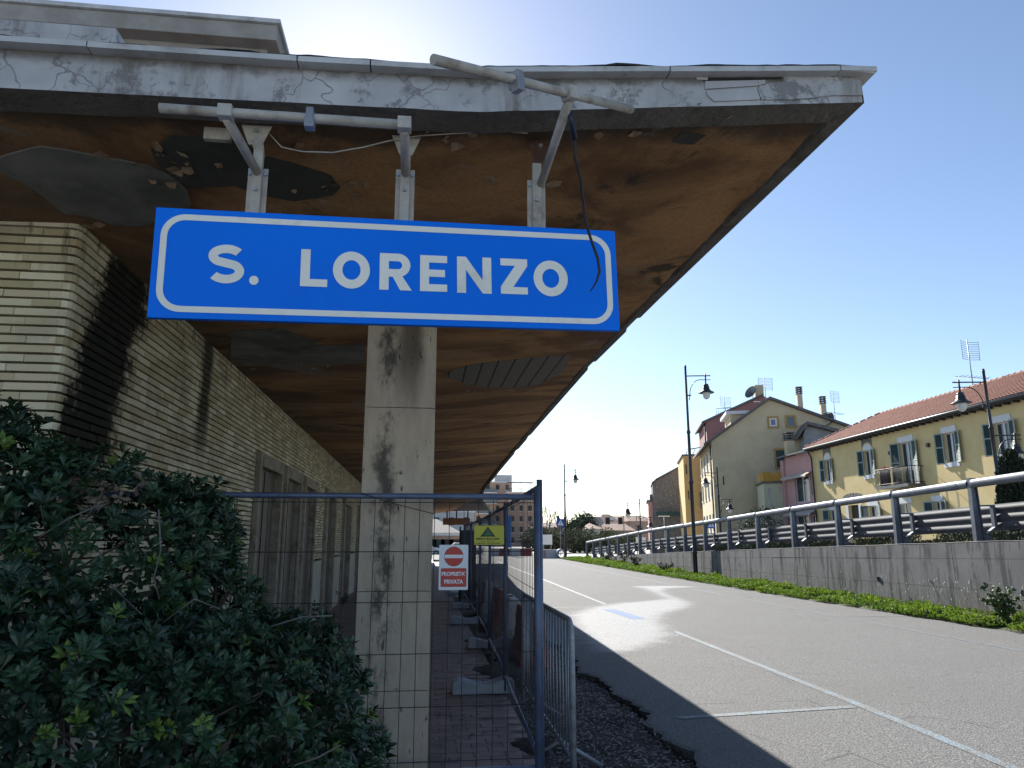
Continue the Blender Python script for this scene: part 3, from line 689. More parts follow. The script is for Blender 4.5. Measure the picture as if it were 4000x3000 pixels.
MT['rusty'] = simple('rusted bracket steel', (.06, .03, .02), (.11, .06, .04), 15, .85, .3, 60)
A1 = hanger(962, 500, 655, 0); A2 = hanger(1569, 500, 662, 1); A3 = hanger(2107, 520, 705, 2)
# lamp arms and the tubes they carry
def clamp(c, ax, r, L_, mat=None, name='clamp'):
    u, v, d = basis(ax); T = Matrix((u, v, d)).transposed().to_4x4(); T.translation = Vector(c)
    return MB().box(-r, r, -r, r, -L_/2, L_/2, T).build(name, mat or MT['white_steel'], sg, bevel=.004)
PY = 2.76
e1, e2 = atY(625, 422, PY), atY(1592, 488, PY)
MB().tube([e1, e2], .0195, 14).build('lamp_tube', MT['white_steel'], sg)
ax1 = e2-e1
for q, A in ((atY(882, 440, PY), A1), (atY(1580, 488, PY), A2)):
    clamp(q, ax1, .027, .056); MB().tube([q+Vector((0, .01, -.015)), A], .02, 12).build('lamp_arm', MT['white_steel'], sg)
q = atY(1213, 463, PY); clamp(q, ax1, .034, .03, MT['galv_dull'], 'lamp_clip'); clamp(q+Vector((0, -.01, -.03)), ax1, .022, .04, MT['galv_dull'], 'lamp_clip')
f1, f2 = atY(1692, 232, 2.20), atY(2465, 428, 3.0)
# keep clear of the fascia: the loose tube swings in front of it
f2 = atY(2465, 428, 2.93)
MB().tube([f1, f2], .0185, 14).build('lamp_tube', MT['white_steel'], sg)
ax2 = f2-f1
def onf(px): 
    best = min((abs((lambda p: 0)(0)), 0) for _ in [0]); lo, hi = 0., 1.
    from mathutils.geometry import intersect_line_line
    r = ray(px, 232+(px-1692)*.2536); a, b2 = intersect_line_line(f1, f2, EYE, EYE+r); return a
q = onf(2225); clamp(q, ax2, .028, .056); MB().tube([q+Vector((0, .01, -.02)), A3+Vector((.02, 0, 0))], .02, 12).build('lamp_arm', MT['white_steel'], sg)
q = onf(2015); clamp(q, ax2, .03, .035, MT['galv_dull'], 'lamp_clip'); clamp(q+Vector((.004, -.015, -.035)), ax2, .022, .035, MT['galv_dull'], 'lamp_clip')
cb = atY(2210, 435, 2.75); c2_ = atY(2232, 470, 2.75); c3 = atY(2245, 540, 2.8)
MB().tube([cb+Vector((0, .03, 0)), atY(2222, 436, 2.74), c2_, c3], .012, 8).build('cable_sleeve', MT['blue_rubber'], sg)
cab = [c3]+[atY(x, y, yy) for x, y, yy in ((2247, 620, 2.84), (2268, 700, 2.9), (2280, 800, 2.96), (2285, 860, 3.0), (2310, 940, 3.04), (2335, 1010, 3.06), (2342, 1060, 3.07), (2330, 1100, 3.08), (2305, 1140, 3.09))]
MB().tube(cab, [.0065]*(len(cab)-2)+[.005, .002], 6).build('cable', MT['rubber'], sg)
jb = on_soffit(850, 525, -.03); MB().box(-.06, .06, -.01, .02, -.03, .0295, Matrix.Translation(jb)).build('junction_box', MT['white_steel'], sg)
# thin wire looping between the hangers under the soffit
wpts = [on_soffit(1045, 515, -.02), on_soffit(1100, 575, -.09), on_soffit(1180, 592, -.11), on_soffit(1300, 596, -.12), on_soffit(1420, 575, -.09), on_soffit(1520, 550, -.04), on_soffit(1640, 530, -.012), on_soffit(1800, 520, -.014), on_soffit(1960, 510, -.01), on_soffit(2060, 520, -.01)]
tag(MB().tube(wpts, .0035, 5).build('loose_wire', MT['white_steel']), 'thin pale wire sagging under the canopy between the sign hangers', 'wire')
# ------------------------------------------------------------------ temporary fence, feet, notices, crowd barrier
def fence_panel(a, b2, z0, z1, mat, label, over=.05, group=None, step=.1, wr=.0024):
    a, b2 = Vector((*a, 0)), Vector((*b2, 0)); L_ = (b2-a).length
    e = empty('fence_panel', a, math.atan2(b2.y-a.y, b2.x-a.x), label, 'fence', group)
    r = .021
    for x in (0, L_): MB().tube([(x, 0, z0), (x, 0, z1+over)], r, 10).build('post', mat, e)
    MB().tube([(r, 0, z1), (L_-r, 0, z1)], r*.95, 10).build('top_rail', mat, e)
    MB().tube([(r, 0, z0+.16), (L_-r, 0, z0+.16)], r*.8, 10).build('bottom_rail', mat, e)
    m = MB(); n = int(L_/step)
    for k in range(1, n):
        x = L_*k/n; m.tube([(x, .003, z0+.16), (x+.004*math.sin(k*1.7), .003, (z0+z1)/2), (x, .003, z1)], wr, 4, False)
    nz = 6
    for k in range(nz): z = z0+.22+(z1-z0-.26)*k/(nz-1); m.tube([(0, -.004, z), (L_/2, -.004, z-.004), (L_, -.004, z)], wr*1.15, 4, False)
    m.build('wire_mesh', MT['wire'], e, 'stuff')
    return e
FY = 5.05
fl, fr = atY(840, 1925, FY), atY(2096, 1952, FY)
ft = (fl.z+fr.z)/2+.003
fp = fence_panel((fr.x-3.3, FY+.02), (fr.x, FY), .1, ft, MT['blue_tube'], 'blue grey mesh fence panel across the pavement before the column', .07)
MB().tube([(p := atY(1410, 1927, FY-.03))-Vector((fr.x-3.3, FY+.02, 0)), atY(1540, 1968, FY-.04)-Vector((fr.x-3.3, FY+.02, 0)), atY(1697, 2008, FY-.03)-Vector((fr.x-3.3, FY+.02, 0))], .003, 5).build('tie_wire', MT['wire'], fp)
spost = [(fr.x+.03, FY+.06), (.95, 8.4), (1.05, 11.4), (1.147, 14.5), (1.17, 17.5), (1.2, 20.6)]
for k, (a, b2) in enumerate(zip(spost, spost[1:])):
    fence_panel(a, (b2[0]-.01, b2[1]-.06), PZ+.04, 2.06, MT['blue_tube'], ['mesh fence panel meeting the front panel at the corner, beside the crowd barrier', 'mesh fence panel beside the dark red road barrier with litter on top', 'mesh fence panel beside the white road barrier standing between two red ones', 'mesh fence panel beside the second red road barrier on the verge', 'last mesh fence panel, ending at the black screened fence'][k], .05, 'fence panels along the pavement edge', .11)
# concrete feet with a dipped top
prof = [(-.375, 0), (.375, 0), (.375, .125), (.30, .145), (.235, .14), (.06, .095), (-.06, .095), (-.235, .14), (-.30, .145), (-.375, .125)]
fm = MB().prism(prof, (0, -.11, 0), (1, 0, 0), (0, 0, 1), (0, .22, 0)).mesh('ballast_block'); fm.materials.append(MT['concrete_foot'])
ferr = MB().box(-.2, -.08, -.05, .05, .1, .131).mesh('recess'); ferr.materials.append(MT['galv_dull'])
feet_px = [((1767, 2712), (2010, 2712), 'pale concrete fence foot lying nearest the front fence panel'), ((1828, 2532), (2006, 2532), 'concrete fence foot beside the second joint of the side fence, by the soil patch'), ((1758, 2438), (1904, 2436), 'concrete fence foot lying third along the side fence'), ((1785, 2377), (1876, 2376), 'concrete fence foot lying fourth along the side fence'), ((1741, 2328), (1822, 2327), 'concrete fence foot lying farthest along the side fence')]
for a, b2, lab in feet_px:
    p, q = atZ(*a, PZ+.012), atZ(*b2, PZ+.012); c = (p+q)/2
    o = link('ballast_block', fm); o.location = (c.x, c.y+.11, PZ+.012); o.rotation_euler = (0, 0, random.uniform(-.02, .03)); m_ = o.modifiers.new('bevel', 'BEVEL'); m_.width = .008; m_.segments = 2
    tag(o, lab, 'fence foot', 'concrete feet of the fence'); 
    o.scale = ((q-p).length/.75 if .6 < (q-p).length < .95 else 1, 1, 1)
o = link('ballast_block', fm); o.location = (fr.x+.02, FY-.02, PZ+.0); tag(o, 'concrete fence foot under the corner post of the front panel', 'fence foot', 'concrete feet of the fence')
# soil heaps spilled over the paving, dry leaves
for c, rx, ry in (((1.03, 9.7), .30, .6), ((1.02, 12.6), .22, .5), ((.95, 6.3), .16, .28)):
    V = [(c[0], c[1], PZ+.05)]; F = []
    for j in range(1, 5):
        for k in range(24):
            a = 2*math.pi*k/24; rr = j/4*(1+.45*mnoise.fractal(Vector((math.cos(a)*2, math.sin(a)*2, c[1])), 1, 2, 4))
            V.append((c[0]+rx*rr*math.cos(a), c[1]+ry*rr*math.sin(a), PZ+.012+.022*(1-(j/4)**2)+.012*random.random()-(.012 if j == 4 else 0)))
    for k in range(24): F.append((0, 1+k, 1+(k+1) % 24, 0))
    F = [(0, 1+k, 1+(k+1) % 24) for k in range(24)]+[q for j in range(3) for k in range(24) for q in ((1+j*24+k, 1+(j+1)*24+k, 1+(j+1)*24+(k+1) % 24), (1+j*24+k, 1+(j+1)*24+(k+1) % 24, 1+j*24+(k+1) % 24))]
    np_mesh('soil_patch', V, F, MT['soil'], None, 'structure', True)
n = 260; P = np.stack([RNG.uniform(-1.9, .8, n), RNG.uniform(5.6, 22, n), np.full(n, PZ+.02)], 1); D = rdirs(n); D[:, 2] *= .1; D /= np.linalg.norm(D, axis=1, keepdims=True); U = np.cross(D, [0, 0, 1.]); U /= np.linalg.norm(U, axis=1, keepdims=True)
Vl, Fl = leaves(P, D, U, RNG.uniform(.03, .08, n), RNG.uniform(.008, .016, n), .6, 0)
tag(np_mesh('fallen_leaves', Vl, Fl, simple('brown fallen leaves', (.05, .035, .025), (.12, .09, .06), 9, .8), None, 'stuff'), 'brown fallen leaves scattered on the paving under the canopy', 'leaves')
# notices on the front fence panel
MT['notice_white'] = simple('white notice plastic', (.74, .78, .84), None, 1, .4); MT['notice_red'] = simple('red notice print', (.50, .025, .015), None, 1, .4)
MT['yellow_plate'] = simple('yellow green plate', (.42, .40, .02), (.46, .44, .03), 4, .45); MT['black_ink'] = simple('black print', (.01, .012, .01), None, 1, .5); MT['green_ink'] = simple('green print', (.015, .10, .03), (.02, .13, .04), 5, .5)
def flat(name, P, y, mat, parent): m = MB(); m.add([(p[0], y, p[1]) for p in P], [tuple(range(len(P)))]); return m.build(name, mat, parent)
def txt(s, cx, cz, y, w_, h_, mat, parent, bold=0.0, name='lettering'):
    me = text_mesh(s, 1.0, bold); co = np.array([v.co[:] for v in me.vertices]); mn, mx = co.min(0), co.max(0); c = (mn+mx)/2
    for v in me.vertices: v.co = ((v.co.x-c[0])*w_/(mx[0]-mn[0])+cx, y, (v.co.y-c[1])*h_/(mx[1]-mn[1])+cz)
    return link(name, me, mat, parent)
NY = FY-.03
def nz(x, y): p = atY(1690+x*.1808, 2080+y*.1808, NY); return p.x, p.z
ns = empty('prohibition_notice', (0, 0, 0), 0, "white notice with red no entry disc reading PROPRIETA' PRIVATA on the fence", 'sign')
x0, z1 = nz(145, 268); x1, z0 = nz(760, 1240)
pl_ = MB().prism(rrect(x0, x1, z0, z1, .006, 4)[::-1], (0, NY, 0), (1, 0, 0), (0, 0, 1), (0, .003, 0)).build('plate', MT['notice_white'], ns)
def disc(name, c, r, y, mat, parent, n=40): return flat(name, [(c[0]+r*math.cos(2*math.pi*k/n), c[1]+r*math.sin(2*math.pi*k/n)) for k in range(n)], y, mat, parent)
c = nz(458, 518); r = (nz(665, 518)[0]-nz(250, 518)[0])/2
disc('disc_rim', c, r, NY-.001, MT['black_ink'], pl_); disc('disc', c, r*.965, NY-.0016, MT['notice_red'], pl_)
a, b2 = nz(257, 555), nz(660, 480); flat('bar', [(a[0], a[1]), (b2[0], a[1]), (b2[0], b2[1]), (a[0], b2[1])], NY-.0022, MT['notice_white'], pl_)
a, b2 = nz(170, 1178), nz(732, 770); flat('red_field', rrect(a[0], b2[0], a[1], b2[1], .008, 5), NY-.001, MT['black_ink'], pl_); flat('red_field', rrect(a[0]+.001, b2[0]-.001, a[1]+.001, b2[1]-.001, .0075, 5), NY-.0016, MT['notice_red'], pl_)
a, b2 = nz(195, 940), nz(705, 845); txt("PROPRIETA'", (a[0]+b2[0])/2, (a[1]+b2[1])/2, NY-.0022, b2[0]-a[0], b2[1]-a[1], MT['notice_white'], pl_, .035)
a, b2 = nz(248, 1112), nz(658, 1012); txt("PRIVATA", (a[0]+b2[0])/2, (a[1]+b2[1])/2, NY-.0022, b2[0]-a[0], b2[1]-a[1], MT['notice_white'], pl_, .035)
def nb(x, y): p = atY(1680+x*.1808, 1850+y*.1808, NY); return p.x, p.z
ys_ = empty('company_plate', (0, 0, 0), 0, 'yellow plate with green triangle reading FERRO BULLONI on the fence', 'sign')
x0, z1 = nb(955, 1122); x1, z0 = nb(1597, 1535)
yp = MB().box(x0, x1, NY, NY+.003, z0, z1).build('plate', MT['yellow_plate'], ys_)
flat('triangle', [nb(1083, 1362), nb(1412, 1362), nb(1250, 1145)], NY-.001, MT['black_ink'], yp); flat('triangle_field', [nb(1165, 1335), nb(1340, 1335), nb(1250, 1200)], NY-.0017, MT['green_ink'], yp)
flat('triangle_edge', [nb(1105, 1352), nb(1392, 1352), nb(1250, 1160)], NY-.0013, simple('dark green print', (.006, .03, .012), None, 1, .5), yp)
a, b2 = nb(1000, 1432), nb(1490, 1385); txt('FERRO BULLONI', (a[0]+b2[0])/2, (a[1]+b2[1])/2, NY-.001, b2[0]-a[0], b2[1]-a[1], MT['black_ink'], yp, .04)
a, b2 = nb(1090, 1478), nb(1408, 1455); txt('www.ferrobulloni.com', (a[0]+b2[0])/2, (a[1]+b2[1])/2, NY-.001, b2[0]-a[0], b2[1]-a[1], MT['black_ink'], yp, .01)
m = MB()
for xa, xb in ((972, 1005), (1025, 1085), (1092, 1195), (1225, 1295), (1305, 1380), (1385, 1525)):
    a, b2 = nb(xa, 1512), nb(xb, 1498); m.add([(a[0], NY-.001, a[1]), (b2[0], NY-.001, a[1]), (b2[0], NY-.001, b2[1]), (a[0], NY-.001, b2[1])], [(0, 1, 2, 3)])
m.build('small_print', MT['black_ink'], yp)
# crowd barrier
ba, bb = Vector((1.12, 5.55, 0)), Vector((1.13, 8.25, 0)); bl = (bb-ba).length
cbz = -.06
cr = empty('crowd_barrier', (ba.x, ba.y, cbz), math.atan2(bb.y-ba.y, bb.x-ba.x), 'galvanised steel crowd barrier standing on the soil verge beside the fence', 'barrier')
def rc(P, r=.12, n=6):
    out = []
    for i, p in enumerate(P):
        if i in (0, len(P)-1): out.append(p); continue
        a = p+(P[i-1]-p).normalized()*r; c = p+(P[i+1]-p).normalized()*r
        for k in range(n+1): t = k/n; out.append(a*(1-t)**2+p*2*t*(1-t)+c*t*t)
    return out
TH = 1.17
MB().tube(rc([Vector((0, 0, .03)), Vector((0, 0, TH)), Vector((bl, 0, TH)), Vector((bl, 0, .03))], .14), .021, 10).build('frame', simple('worn pale steel tube', (.34, .37, .42), (.46, .48, .52), 14, .5, .05, 60, .3, dirt=(.24, .2, .14), dscale=9), cr)
MB().tube([(0, 0, .22), (bl, 0, .22)], .015, 8).build('bottom_rail', MT['galv_dull'], cr)
for k in range(1, 20): x = bl*k/20; MB().tube([(x, 0, .22), (x+random.uniform(-.006, .006), random.uniform(-.008, .008), .6), (x, 0, TH-.01)], .0075, 6).build('bar', MT['galv_dull'], cr)
for x in (.55, bl-.5):
    MB().tube([(x, -.33, .015), (x, -.02, .2), (x, .02, .2), (x, .33, .015)], .019, 8).build('foot', MT['galv_dull'], cr)
# plastic road barriers on the verge
MT['jersey_red'] = simple('faded red plastic', (.22, .018, .014), (.30, .03, .022), 3, .55, dirt=(.10, .03, .025), dscale=3); MT['jersey_white'] = simple('dusty white plastic', (.5, .48, .46), (.62, .60, .58), 3, .55, dirt=(.33, .28, .25), dscale=3); MT['jersey_pink'] = simple('sun bleached pink plastic', (.50, .26, .22), (.58, .36, .31), 3, .6)
jp = [(-.25, 0), (.25, 0), (.24, .14), (.13, .32), (.10, .74), (.075, .78), (-.075, .78), (-.10, .74), (-.13, .32), (-.24, .14)]
def jersey(x, y, rz, mat, label, group, z=0, ln=1.0):
    e = empty('road_barrier', (x, y, z), rz, label, 'barrier', group)
    bd = MB()
    bd.prism(jp, (0, -ln/2, 0), (1, 0, 0), (0, 0, 1), (0, ln, 0)); bd.build('body', mat, e, bevel=.02)
    MB().lathe([(0, .015), (.05, .015), (.05, -.01)], 10, (0, 0, .782)).build('filler_cap', MT['rubber'], e)
    for s_ in (-1, 1): MB().tube([(0, s_*(ln/2-.01), .25), (0, s_*(ln/2+.03), .25)], .05, 8).build('coupling', mat, e)
for k, (x, y, mt, lb) in enumerate([(1.62, 11.2, 'jersey_red', 'dark red plastic road barrier with litter on top, beside the crowd barrier'), (1.6, 13.3, 'jersey_white', 'white plastic road barrier on the verge between two red ones'), (1.66, 15.6, 'jersey_red', 'dark red plastic road barrier on the verge, before a leaning white one'), (1.62, 18.2, 'jersey_white', 'white plastic road barrier at the end of the verge row')]):
    jersey(x, y, random.uniform(-.05, .05), MT[mt], lb, 'plastic barriers along the verge', -.07, 1.25)
cc = (1.62, 10.9, .705+.01)
tag(MB().lathe([(.0, 0), (.055, 0), (.06, .02), (.05, .05), (.03, .07), (.0, .075)], 10, cc).build('crumpled_wrapper', MT['white_plain']), 'crumpled white wrapper lying on the dark red road barrier', 'litter')
# ------------------------------------------------------------------ evergreen shrub in the foreground
b = NB('glossy shrub leaf'); t = b.attr('tint')
c = b.mix(b.ramp(t, 0, .9), (.010, .024, .014), (.032, .075, .030)); c = b.mix(b.ramp(t, .93, .96), c, (.14, .22, .03)); c = b.mix(b.ramp(t, .985, .99), c, (.30, .22, .16))
MT['leaf'] = b.out(c, .42, 0, .45)
lobes = [((250, 2250), 3.65, (.72, .55, .58)), ((640, 2260), 3.85, (.34, .4, .50)), ((790, 2080), 3.9, (.17, .25, .20)), ((-220, 2150), 3.5, (.55, .6, .68)), ((60, 1900), 3.6, (.22, .3, .30)), ((500, 2900), 3.15, (.80, .5, .50)), ((1120, 2850), 3.5, (.36, .4, .46)), ((1400, 3060), 3.55, (.15, .25, .22)), ((830, 2430), 3.75, (.24, .3, .22)), ((-50, 2900), 2.95, (.7, .5, .6)), ((1000, 2620), 3.8, (.40, .35, .24)), ((400, 3500), 3.2, (1.1, .6, .5)), ((1150, 3500), 3.6, (.42, .4, .45))]
LP = []
for (px, py), Y_, r_ in lobes: LP.append((np.array(atY(px, py, Y_)[:]), np.array(r_)))
pts = []; axs = []
for c, r_ in LP:
    area = (r_[0]*r_[1]*r_[2])**(2/3); n = int(1900*area)+50
    d = rdirs(n*2); d = d[(d[:, 1] < .55)][:n]; k = RNG.uniform(.5, 1.0, len(d))**.4
    k *= 1+.16*np.array([mnoise.noise(Vector(q*3+c)) for q in d])+RNG.normal(0, .035, len(d))
    pts.append(c+d*r_*k[:, None]); ax = d+np.array([0, -.15, .55]); axs.append(ax/np.linalg.norm(ax, axis=1, keepdims=True))
pts = np.concatenate(pts); axs = np.concatenate(axs)
ok = (pts[:, 2] > .08) & (pts[:, 1] < np.where(pts[:, 0] < -1.95, 4.33, 4.93)) & (np.linalg.norm(pts-np.array([0, 0, 1.7]), axis=1) > 2.3)
# keep only rosettes near the union surface or slightly inside
ins = np.zeros(len(pts))
for c, r_ in LP: ins = np.maximum(ins, 1-np.linalg.norm((pts-c)/r_, axis=1))
ok &= ins < .55
pts, axs = pts[ok], axs[ok]
def rosettes(pts, axs, nl=(7, 12), L_=(.045, .082), W_=(.0105, .0165)):
    P = []; D = []; U = []; L2 = []; T = []; W2 = []; idx = []
    for q, (p, a) in enumerate(zip(pts, axs)):
        u, v, d = basis(a); n = random.randint(*nl); s_ = random.uniform(*L_)*random.choice((.7, 1, 1, 1.15)); tt = random.random()
        a0 = random.random()*6
        for k in range(n):
            an = a0+k*2.4; el = rad(random.uniform(25, 78)); di = d*math.cos(el)+(u*math.cos(an)+v*math.sin(an))*math.sin(el)
            P.append(p+np.array(d[:])*random.uniform(-.02, .012)); D.append(di[:]); sd = di.cross(d); sd = sd.normalized() if sd.length > 1e-3 else u
            U.append(sd[:]); L2.append(s_*random.uniform(.75, 1.1)); T.append(min(.92, tt*.7+random.random()*.3) if tt < .965 else (.95 if tt < .997 else .995)); W2.append(random.uniform(*W_)*s_/.075); idx.append(q)
    V, F = leaves(np.array(P), np.array(D), np.array(U), np.array(L2), np.array(W2), .35, .12)
    return V, F, np.repeat(np.array(T), 4), np.array(idx)
V, F, T, idx = rosettes(pts, axs)
sh_ = empty('shrub', (-1.6, 3.6, PZ), 0, 'large dark evergreen shrub growing before the brick corner', 'shrub'); 
shift = np.array([-1.6, 3.6, PZ])
V = V-shift
# the sprigs nearest the viewer are pieces of their own
dist = np.linalg.norm(pts-np.array([0, 0, 1.7]), axis=1)
front = set(np.argsort(dist)[:150].tolist()); fmask = np.array([i in front for i in idx])
fo_mask = np.repeat(~fmask, 4)
np_mesh('foliage', V, F[fo_mask], MT['leaf'], sh_, 'stuff', col=T[fo_mask])
for q in front:
    sel = np.where(idx == q)[0]; vi = (sel[:, None]*5+np.arange(5)).ravel(); fi = np.concatenate([F[s_*4:s_*4+4] for s_ in sel]); mp = {v: i for i, v in enumerate(vi)}
    np_mesh('leaf_sprig', V[vi], [[mp[v] for v in f] for f in fi], MT['leaf'], sh_, None, col=np.concatenate([T[s_*4:s_*4+4] for s_ in sel]))
# dry leaf cluster and twigs
dp = []; da = []
for k in range(13):
    p = atY(random.uniform(230, 560), random.uniform(1850, 1960), random.uniform(3.35, 3.5)); dp.append(np.array(p[:])); da.append(np.array([random.uniform(-.6, .6), -.6, random.uniform(-.2, .6)]))
Vd, Fd, Td, _ = rosettes(np.array(dp), np.array(da), (3, 5), (.06, .09), (.012, .018)); np_mesh('dry_leaves', Vd-shift, Fd, simple('dry pinkish leaf', (.16, .12, .10), (.27, .22, .19), 14, .8), sh_)
m = MB()
for (c, r_) in LP:
    for k in range(9):
        d = rdirs(1)[0]; d[2] = abs(d[2]); e = c+d*r_*.95; s_ = np.array([c[0]*.8-.3, 3.7, .06]); 
        if e[1] > 4.3 or np.linalg.norm(e-np.array([0, 0, 1.7])) < 2.4: continue
        mid = (s_+c)/2+rdirs(1)[0]*.08
        m.tube([Vector(s_-shift), Vector(mid-shift), Vector(c-shift), Vector((c+e)/2-shift+rdirs(1)[0]*.04), Vector(e-shift)], [.016, .012, .009, .006, .003], 5, False)
m.build('branches', MT['bark'], sh_)
tw = [[(0, 2850), (60, 2870), (150, 2960)], [(430, 2280), (520, 2370), (640, 2480)], [(620, 1990), (628, 2150), (600, 2260), (640, 2400)], [(150, 2100), (260, 2030), (390, 1970)], [(600, 2460), (740, 2440), (820, 2445), (950, 2470)], [(1040, 2520), (1100, 2580), (1140, 2660)], [(130, 2720), (220, 2840), (330, 2980)], [(1150, 2990), (1240, 2960), (1330, 2910)], [(0, 2200), (60, 2215), (150, 2225)], [(640, 2430), (760, 2340), (860, 2380)], [(1050, 2450), (1180, 2410), (1300, 2405)]]
for P in tw:
    Y_ = 2.75 if P[0][1] > 2550 else (3.15 if P[0][1] > 2250 else 3.2)
    MB().tube([atY(x, y, Y_+.02*i)-Vector(shift) for i, (x, y) in enumerate(P)], .0035, 5).build('twig', simple('brown twig', (.09, .08, .075), (.15, .135, .125), 20, .8) if 'twig_m' not in MT else MT['twig_m'], sh_)
# small weeds at the foot of the brick wall
def weed(x, y, h_, nst, label, mat, z=PZ, spread=.12, lw=.012, ll=.06, group=None, cat='weed'):
    e = empty('weed', (x, y, z), random.random()*6, label, cat, group); P = []; D = []; mst = MB()
    for k in range(nst):
        a = random.random()*6.3; tip = Vector((math.cos(a)*spread*random.random(), math.sin(a)*spread*random.random(), h_*random.uniform(.6, 1)))
        mst.tube([(0, 0, 0), tip*.5+Vector((0, 0, h_*.1)), tip], [.004, .003, .0015], 4, False)
        for q in range(10):
            t = random.uniform(.2, 1); P.append((tip*t)[:]); d = rdirs(1)[0]; d[2] = abs(d[2])*.6+.1; D.append(d/np.linalg.norm(d))
    D = np.array(D); V, F = leaves(np.array(P), D, perp(D), RNG.uniform(.6, 1.2, len(P))*ll, lw, .3, .2)
    np_mesh('leaves', V, F, mat, e, None, col=np.repeat(RNG.random(len(P))*.9, 4)); mst.build('stems', MT['bark'], e); return e
weed(-1.95, 15.3, .5, 7, 'straggly weed at the foot of the wall between two doors', MT['leaf'], PZ, .25, .02, .09)
weed(-1.9, 19.3, .35, 8, 'low dark weed clump farther along the foot of the wall', MT['leaf'], PZ, .3, .02, .08)
# ------------------------------------------------------------------ retaining wall, guard rail, verge
RA = -rad(2.1)
def rot_road(): return rad(90)-ROAD     # local x along the road, away from the viewer
b = NB('streaked concrete wall'); x, y, z = b.xyz()
c = b.mix(b.ramp(b.noise(1.2, 6), .3, .7), (.145, .147, .152), (.215, .216, .217)); c = b.mix(b.mul(b.ramp(b.noise(20, 4), .4, .7), .35), c, (.115, .112, .108))
sv = b.scl(b.pos(), (1, 1, .13)); c = b.mix(b.mul(b.ramp(b.noise(3.6, 7, .75, sv), .50, .585), .9), c, (.03, .029, .025))
c = b.mix(b.mul(b.ramp(b.noise(1.5, 6, .7, sv), .55, .7), .5), c, (.10, .12, .085)); c = b.mix(b.mul(b.rnd(), .2), c, (.20, .2, .2))
b.bump(b.noise(30, 5), .25, .01); MT['wall_concrete'] = b.out(c, .9)
rw = empty('retaining_wall', RF(11.75, 0), 0, 'stained concrete retaining wall carrying the guard rail along the road', 'wall'); rw.location = (0, 0, 0)
LW = 11.75
edges = [4]+[6.8+2.45*k for k in range(26)]
for k, (a, b2) in enumerate(zip(edges, edges[1:])):
    ta, tb = wall_top(a), wall_top(b2); 
    if ta < .1: break
    lv = [(0, 0), (.42, .42), (.80, .80), (1, 1)]
    for i in range(3):
        off = random.uniform(0, .006); g = .006 if k % 3 else .02
        f0, f1 = lv[i][0], lv[i+1][0]
        z = lambda t, f: -.15+(t+.15)*f
        zb0, zb1, zt0, zt1 = z(ta, f0)+.006*(i > 0), z(tb, f0)+.006*(i > 0), z(ta, f1), z(tb, f1)
        p = [RF(LW-off, a+g/2, zb0), RF(LW+.3, a+g/2, zb0), RF(LW+.3, b2-g/2, zb1), RF(LW-off, b2-g/2, zb1)]
        q = [RF(LW-off, a+g/2, zt0), RF(LW+.3, a+g/2, zt0), RF(LW+.3, b2-g/2, zt1), RF(LW-off, b2-g/2, zt1)]
        MB().hexa(p[::-1], q[::-1]).build('panel', MT['wall_concrete'], rw)
MB().hexa([RF(LW+.02, 4, -.2), RF(LW+.28, 4, -.2), RF(LW+.28, 64, -.2), RF(LW+.02, 64, -.2)][::-1], [RF(LW+.02, 4, wall_top(4)-.03), RF(LW+.28, 4, wall_top(4)-.03), RF(LW+.28, 64, .0), RF(LW+.02, 64, .0)][::-1]).build('core', MT['mortar'], rw) if False else None
def Lat(px, py, lat):
    r = ray(px, py); s_ = lat/(r.x*math.cos(ROAD)-r.y*math.sin(ROAD)); p = EYE+r*s_; return p
for px, py in ((3433, 2262), (4000, 2318)):
    p = Lat(px, py, LW-.012); MB().tube([p, p+Vector((.10, 0, 0))], .06, 14).build('drain_hole', MT['black_ink'], rw)
    m = MB(); m.tube([p+Vector((-.012, 0, 0)), p+Vector((.05, 0, 0))], .072, 14, False); m.build('drain_pipe', MT['wall_concrete'], rw)
gr = empty('guard_rail', (0, 0, 0), 0, 'galvanised guard rail with top tube and ribbed beam on the retaining wall', 'guard rail')
ps = [9.9+3.0*k for k in range(19)]
MT['galv_beam'] = simple('dull galvanised beam', (.045, .05, .06), (.07, .075, .088), 8, .6, .04, 60, .15, dirt=(.035, .033, .03), dscale=2)
MT['galv_rail'] = simple('dull galvanised rail', (.115, .13, .16), (.17, .185, .22), 5, .5, .04, 60, .35, dirt=(.10, .10, .105), dscale=2)
PL = 11.93; BLt = 12.42
def rod(m, a, b2, wx, wz): m.tube([a, b2], wx, 4)
# post: tapered plate section with foot gusset, shared mesh in local axes (x along road, y lateral away from lower road)
pm = MB()
pm.hexa([(-.06, -.09, 0), (.06, -.09, 0), (.06, -.075, 0), (-.06, -.075, 0)], [(-.06, -.07, 1.44), (.06, -.07, 1.44), (.06, -.055, 1.44), (-.06, -.055, 1.44)])
pm.hexa([(-.006, -.075, 0), (.006, -.075, 0), (.006, .10, 0), (-.006, .10, 0)], [(-.006, -.055, 1.44), (.006, -.055, 1.44), (.006, .07, 1.44), (-.006, .07, 1.44)])
pm.hexa([(-.06, .10, 0), (.06, .10, 0), (.06, .115, 0), (-.06, .115, 0)], [(-.06, .07, 1.44), (.06, .07, 1.44), (.06, .085, 1.44), (-.06, .085, 1.44)])
pm.prism([(.115, .02), (.38, .02), (.38, .04), (.115, .30)], (-.006, 0, 0), (0, 1, 0), (0, 0, 1), (.012, 0, 0))
pme = pm.mesh('post'); pme.materials.append(MT['galv_rail'])
bpm = MB().box(-.16, .16, -.13, .42, -.012, .02).mesh('base_plate'); bpm.materials.append(MT['galv_rail'])
bkm = MB()
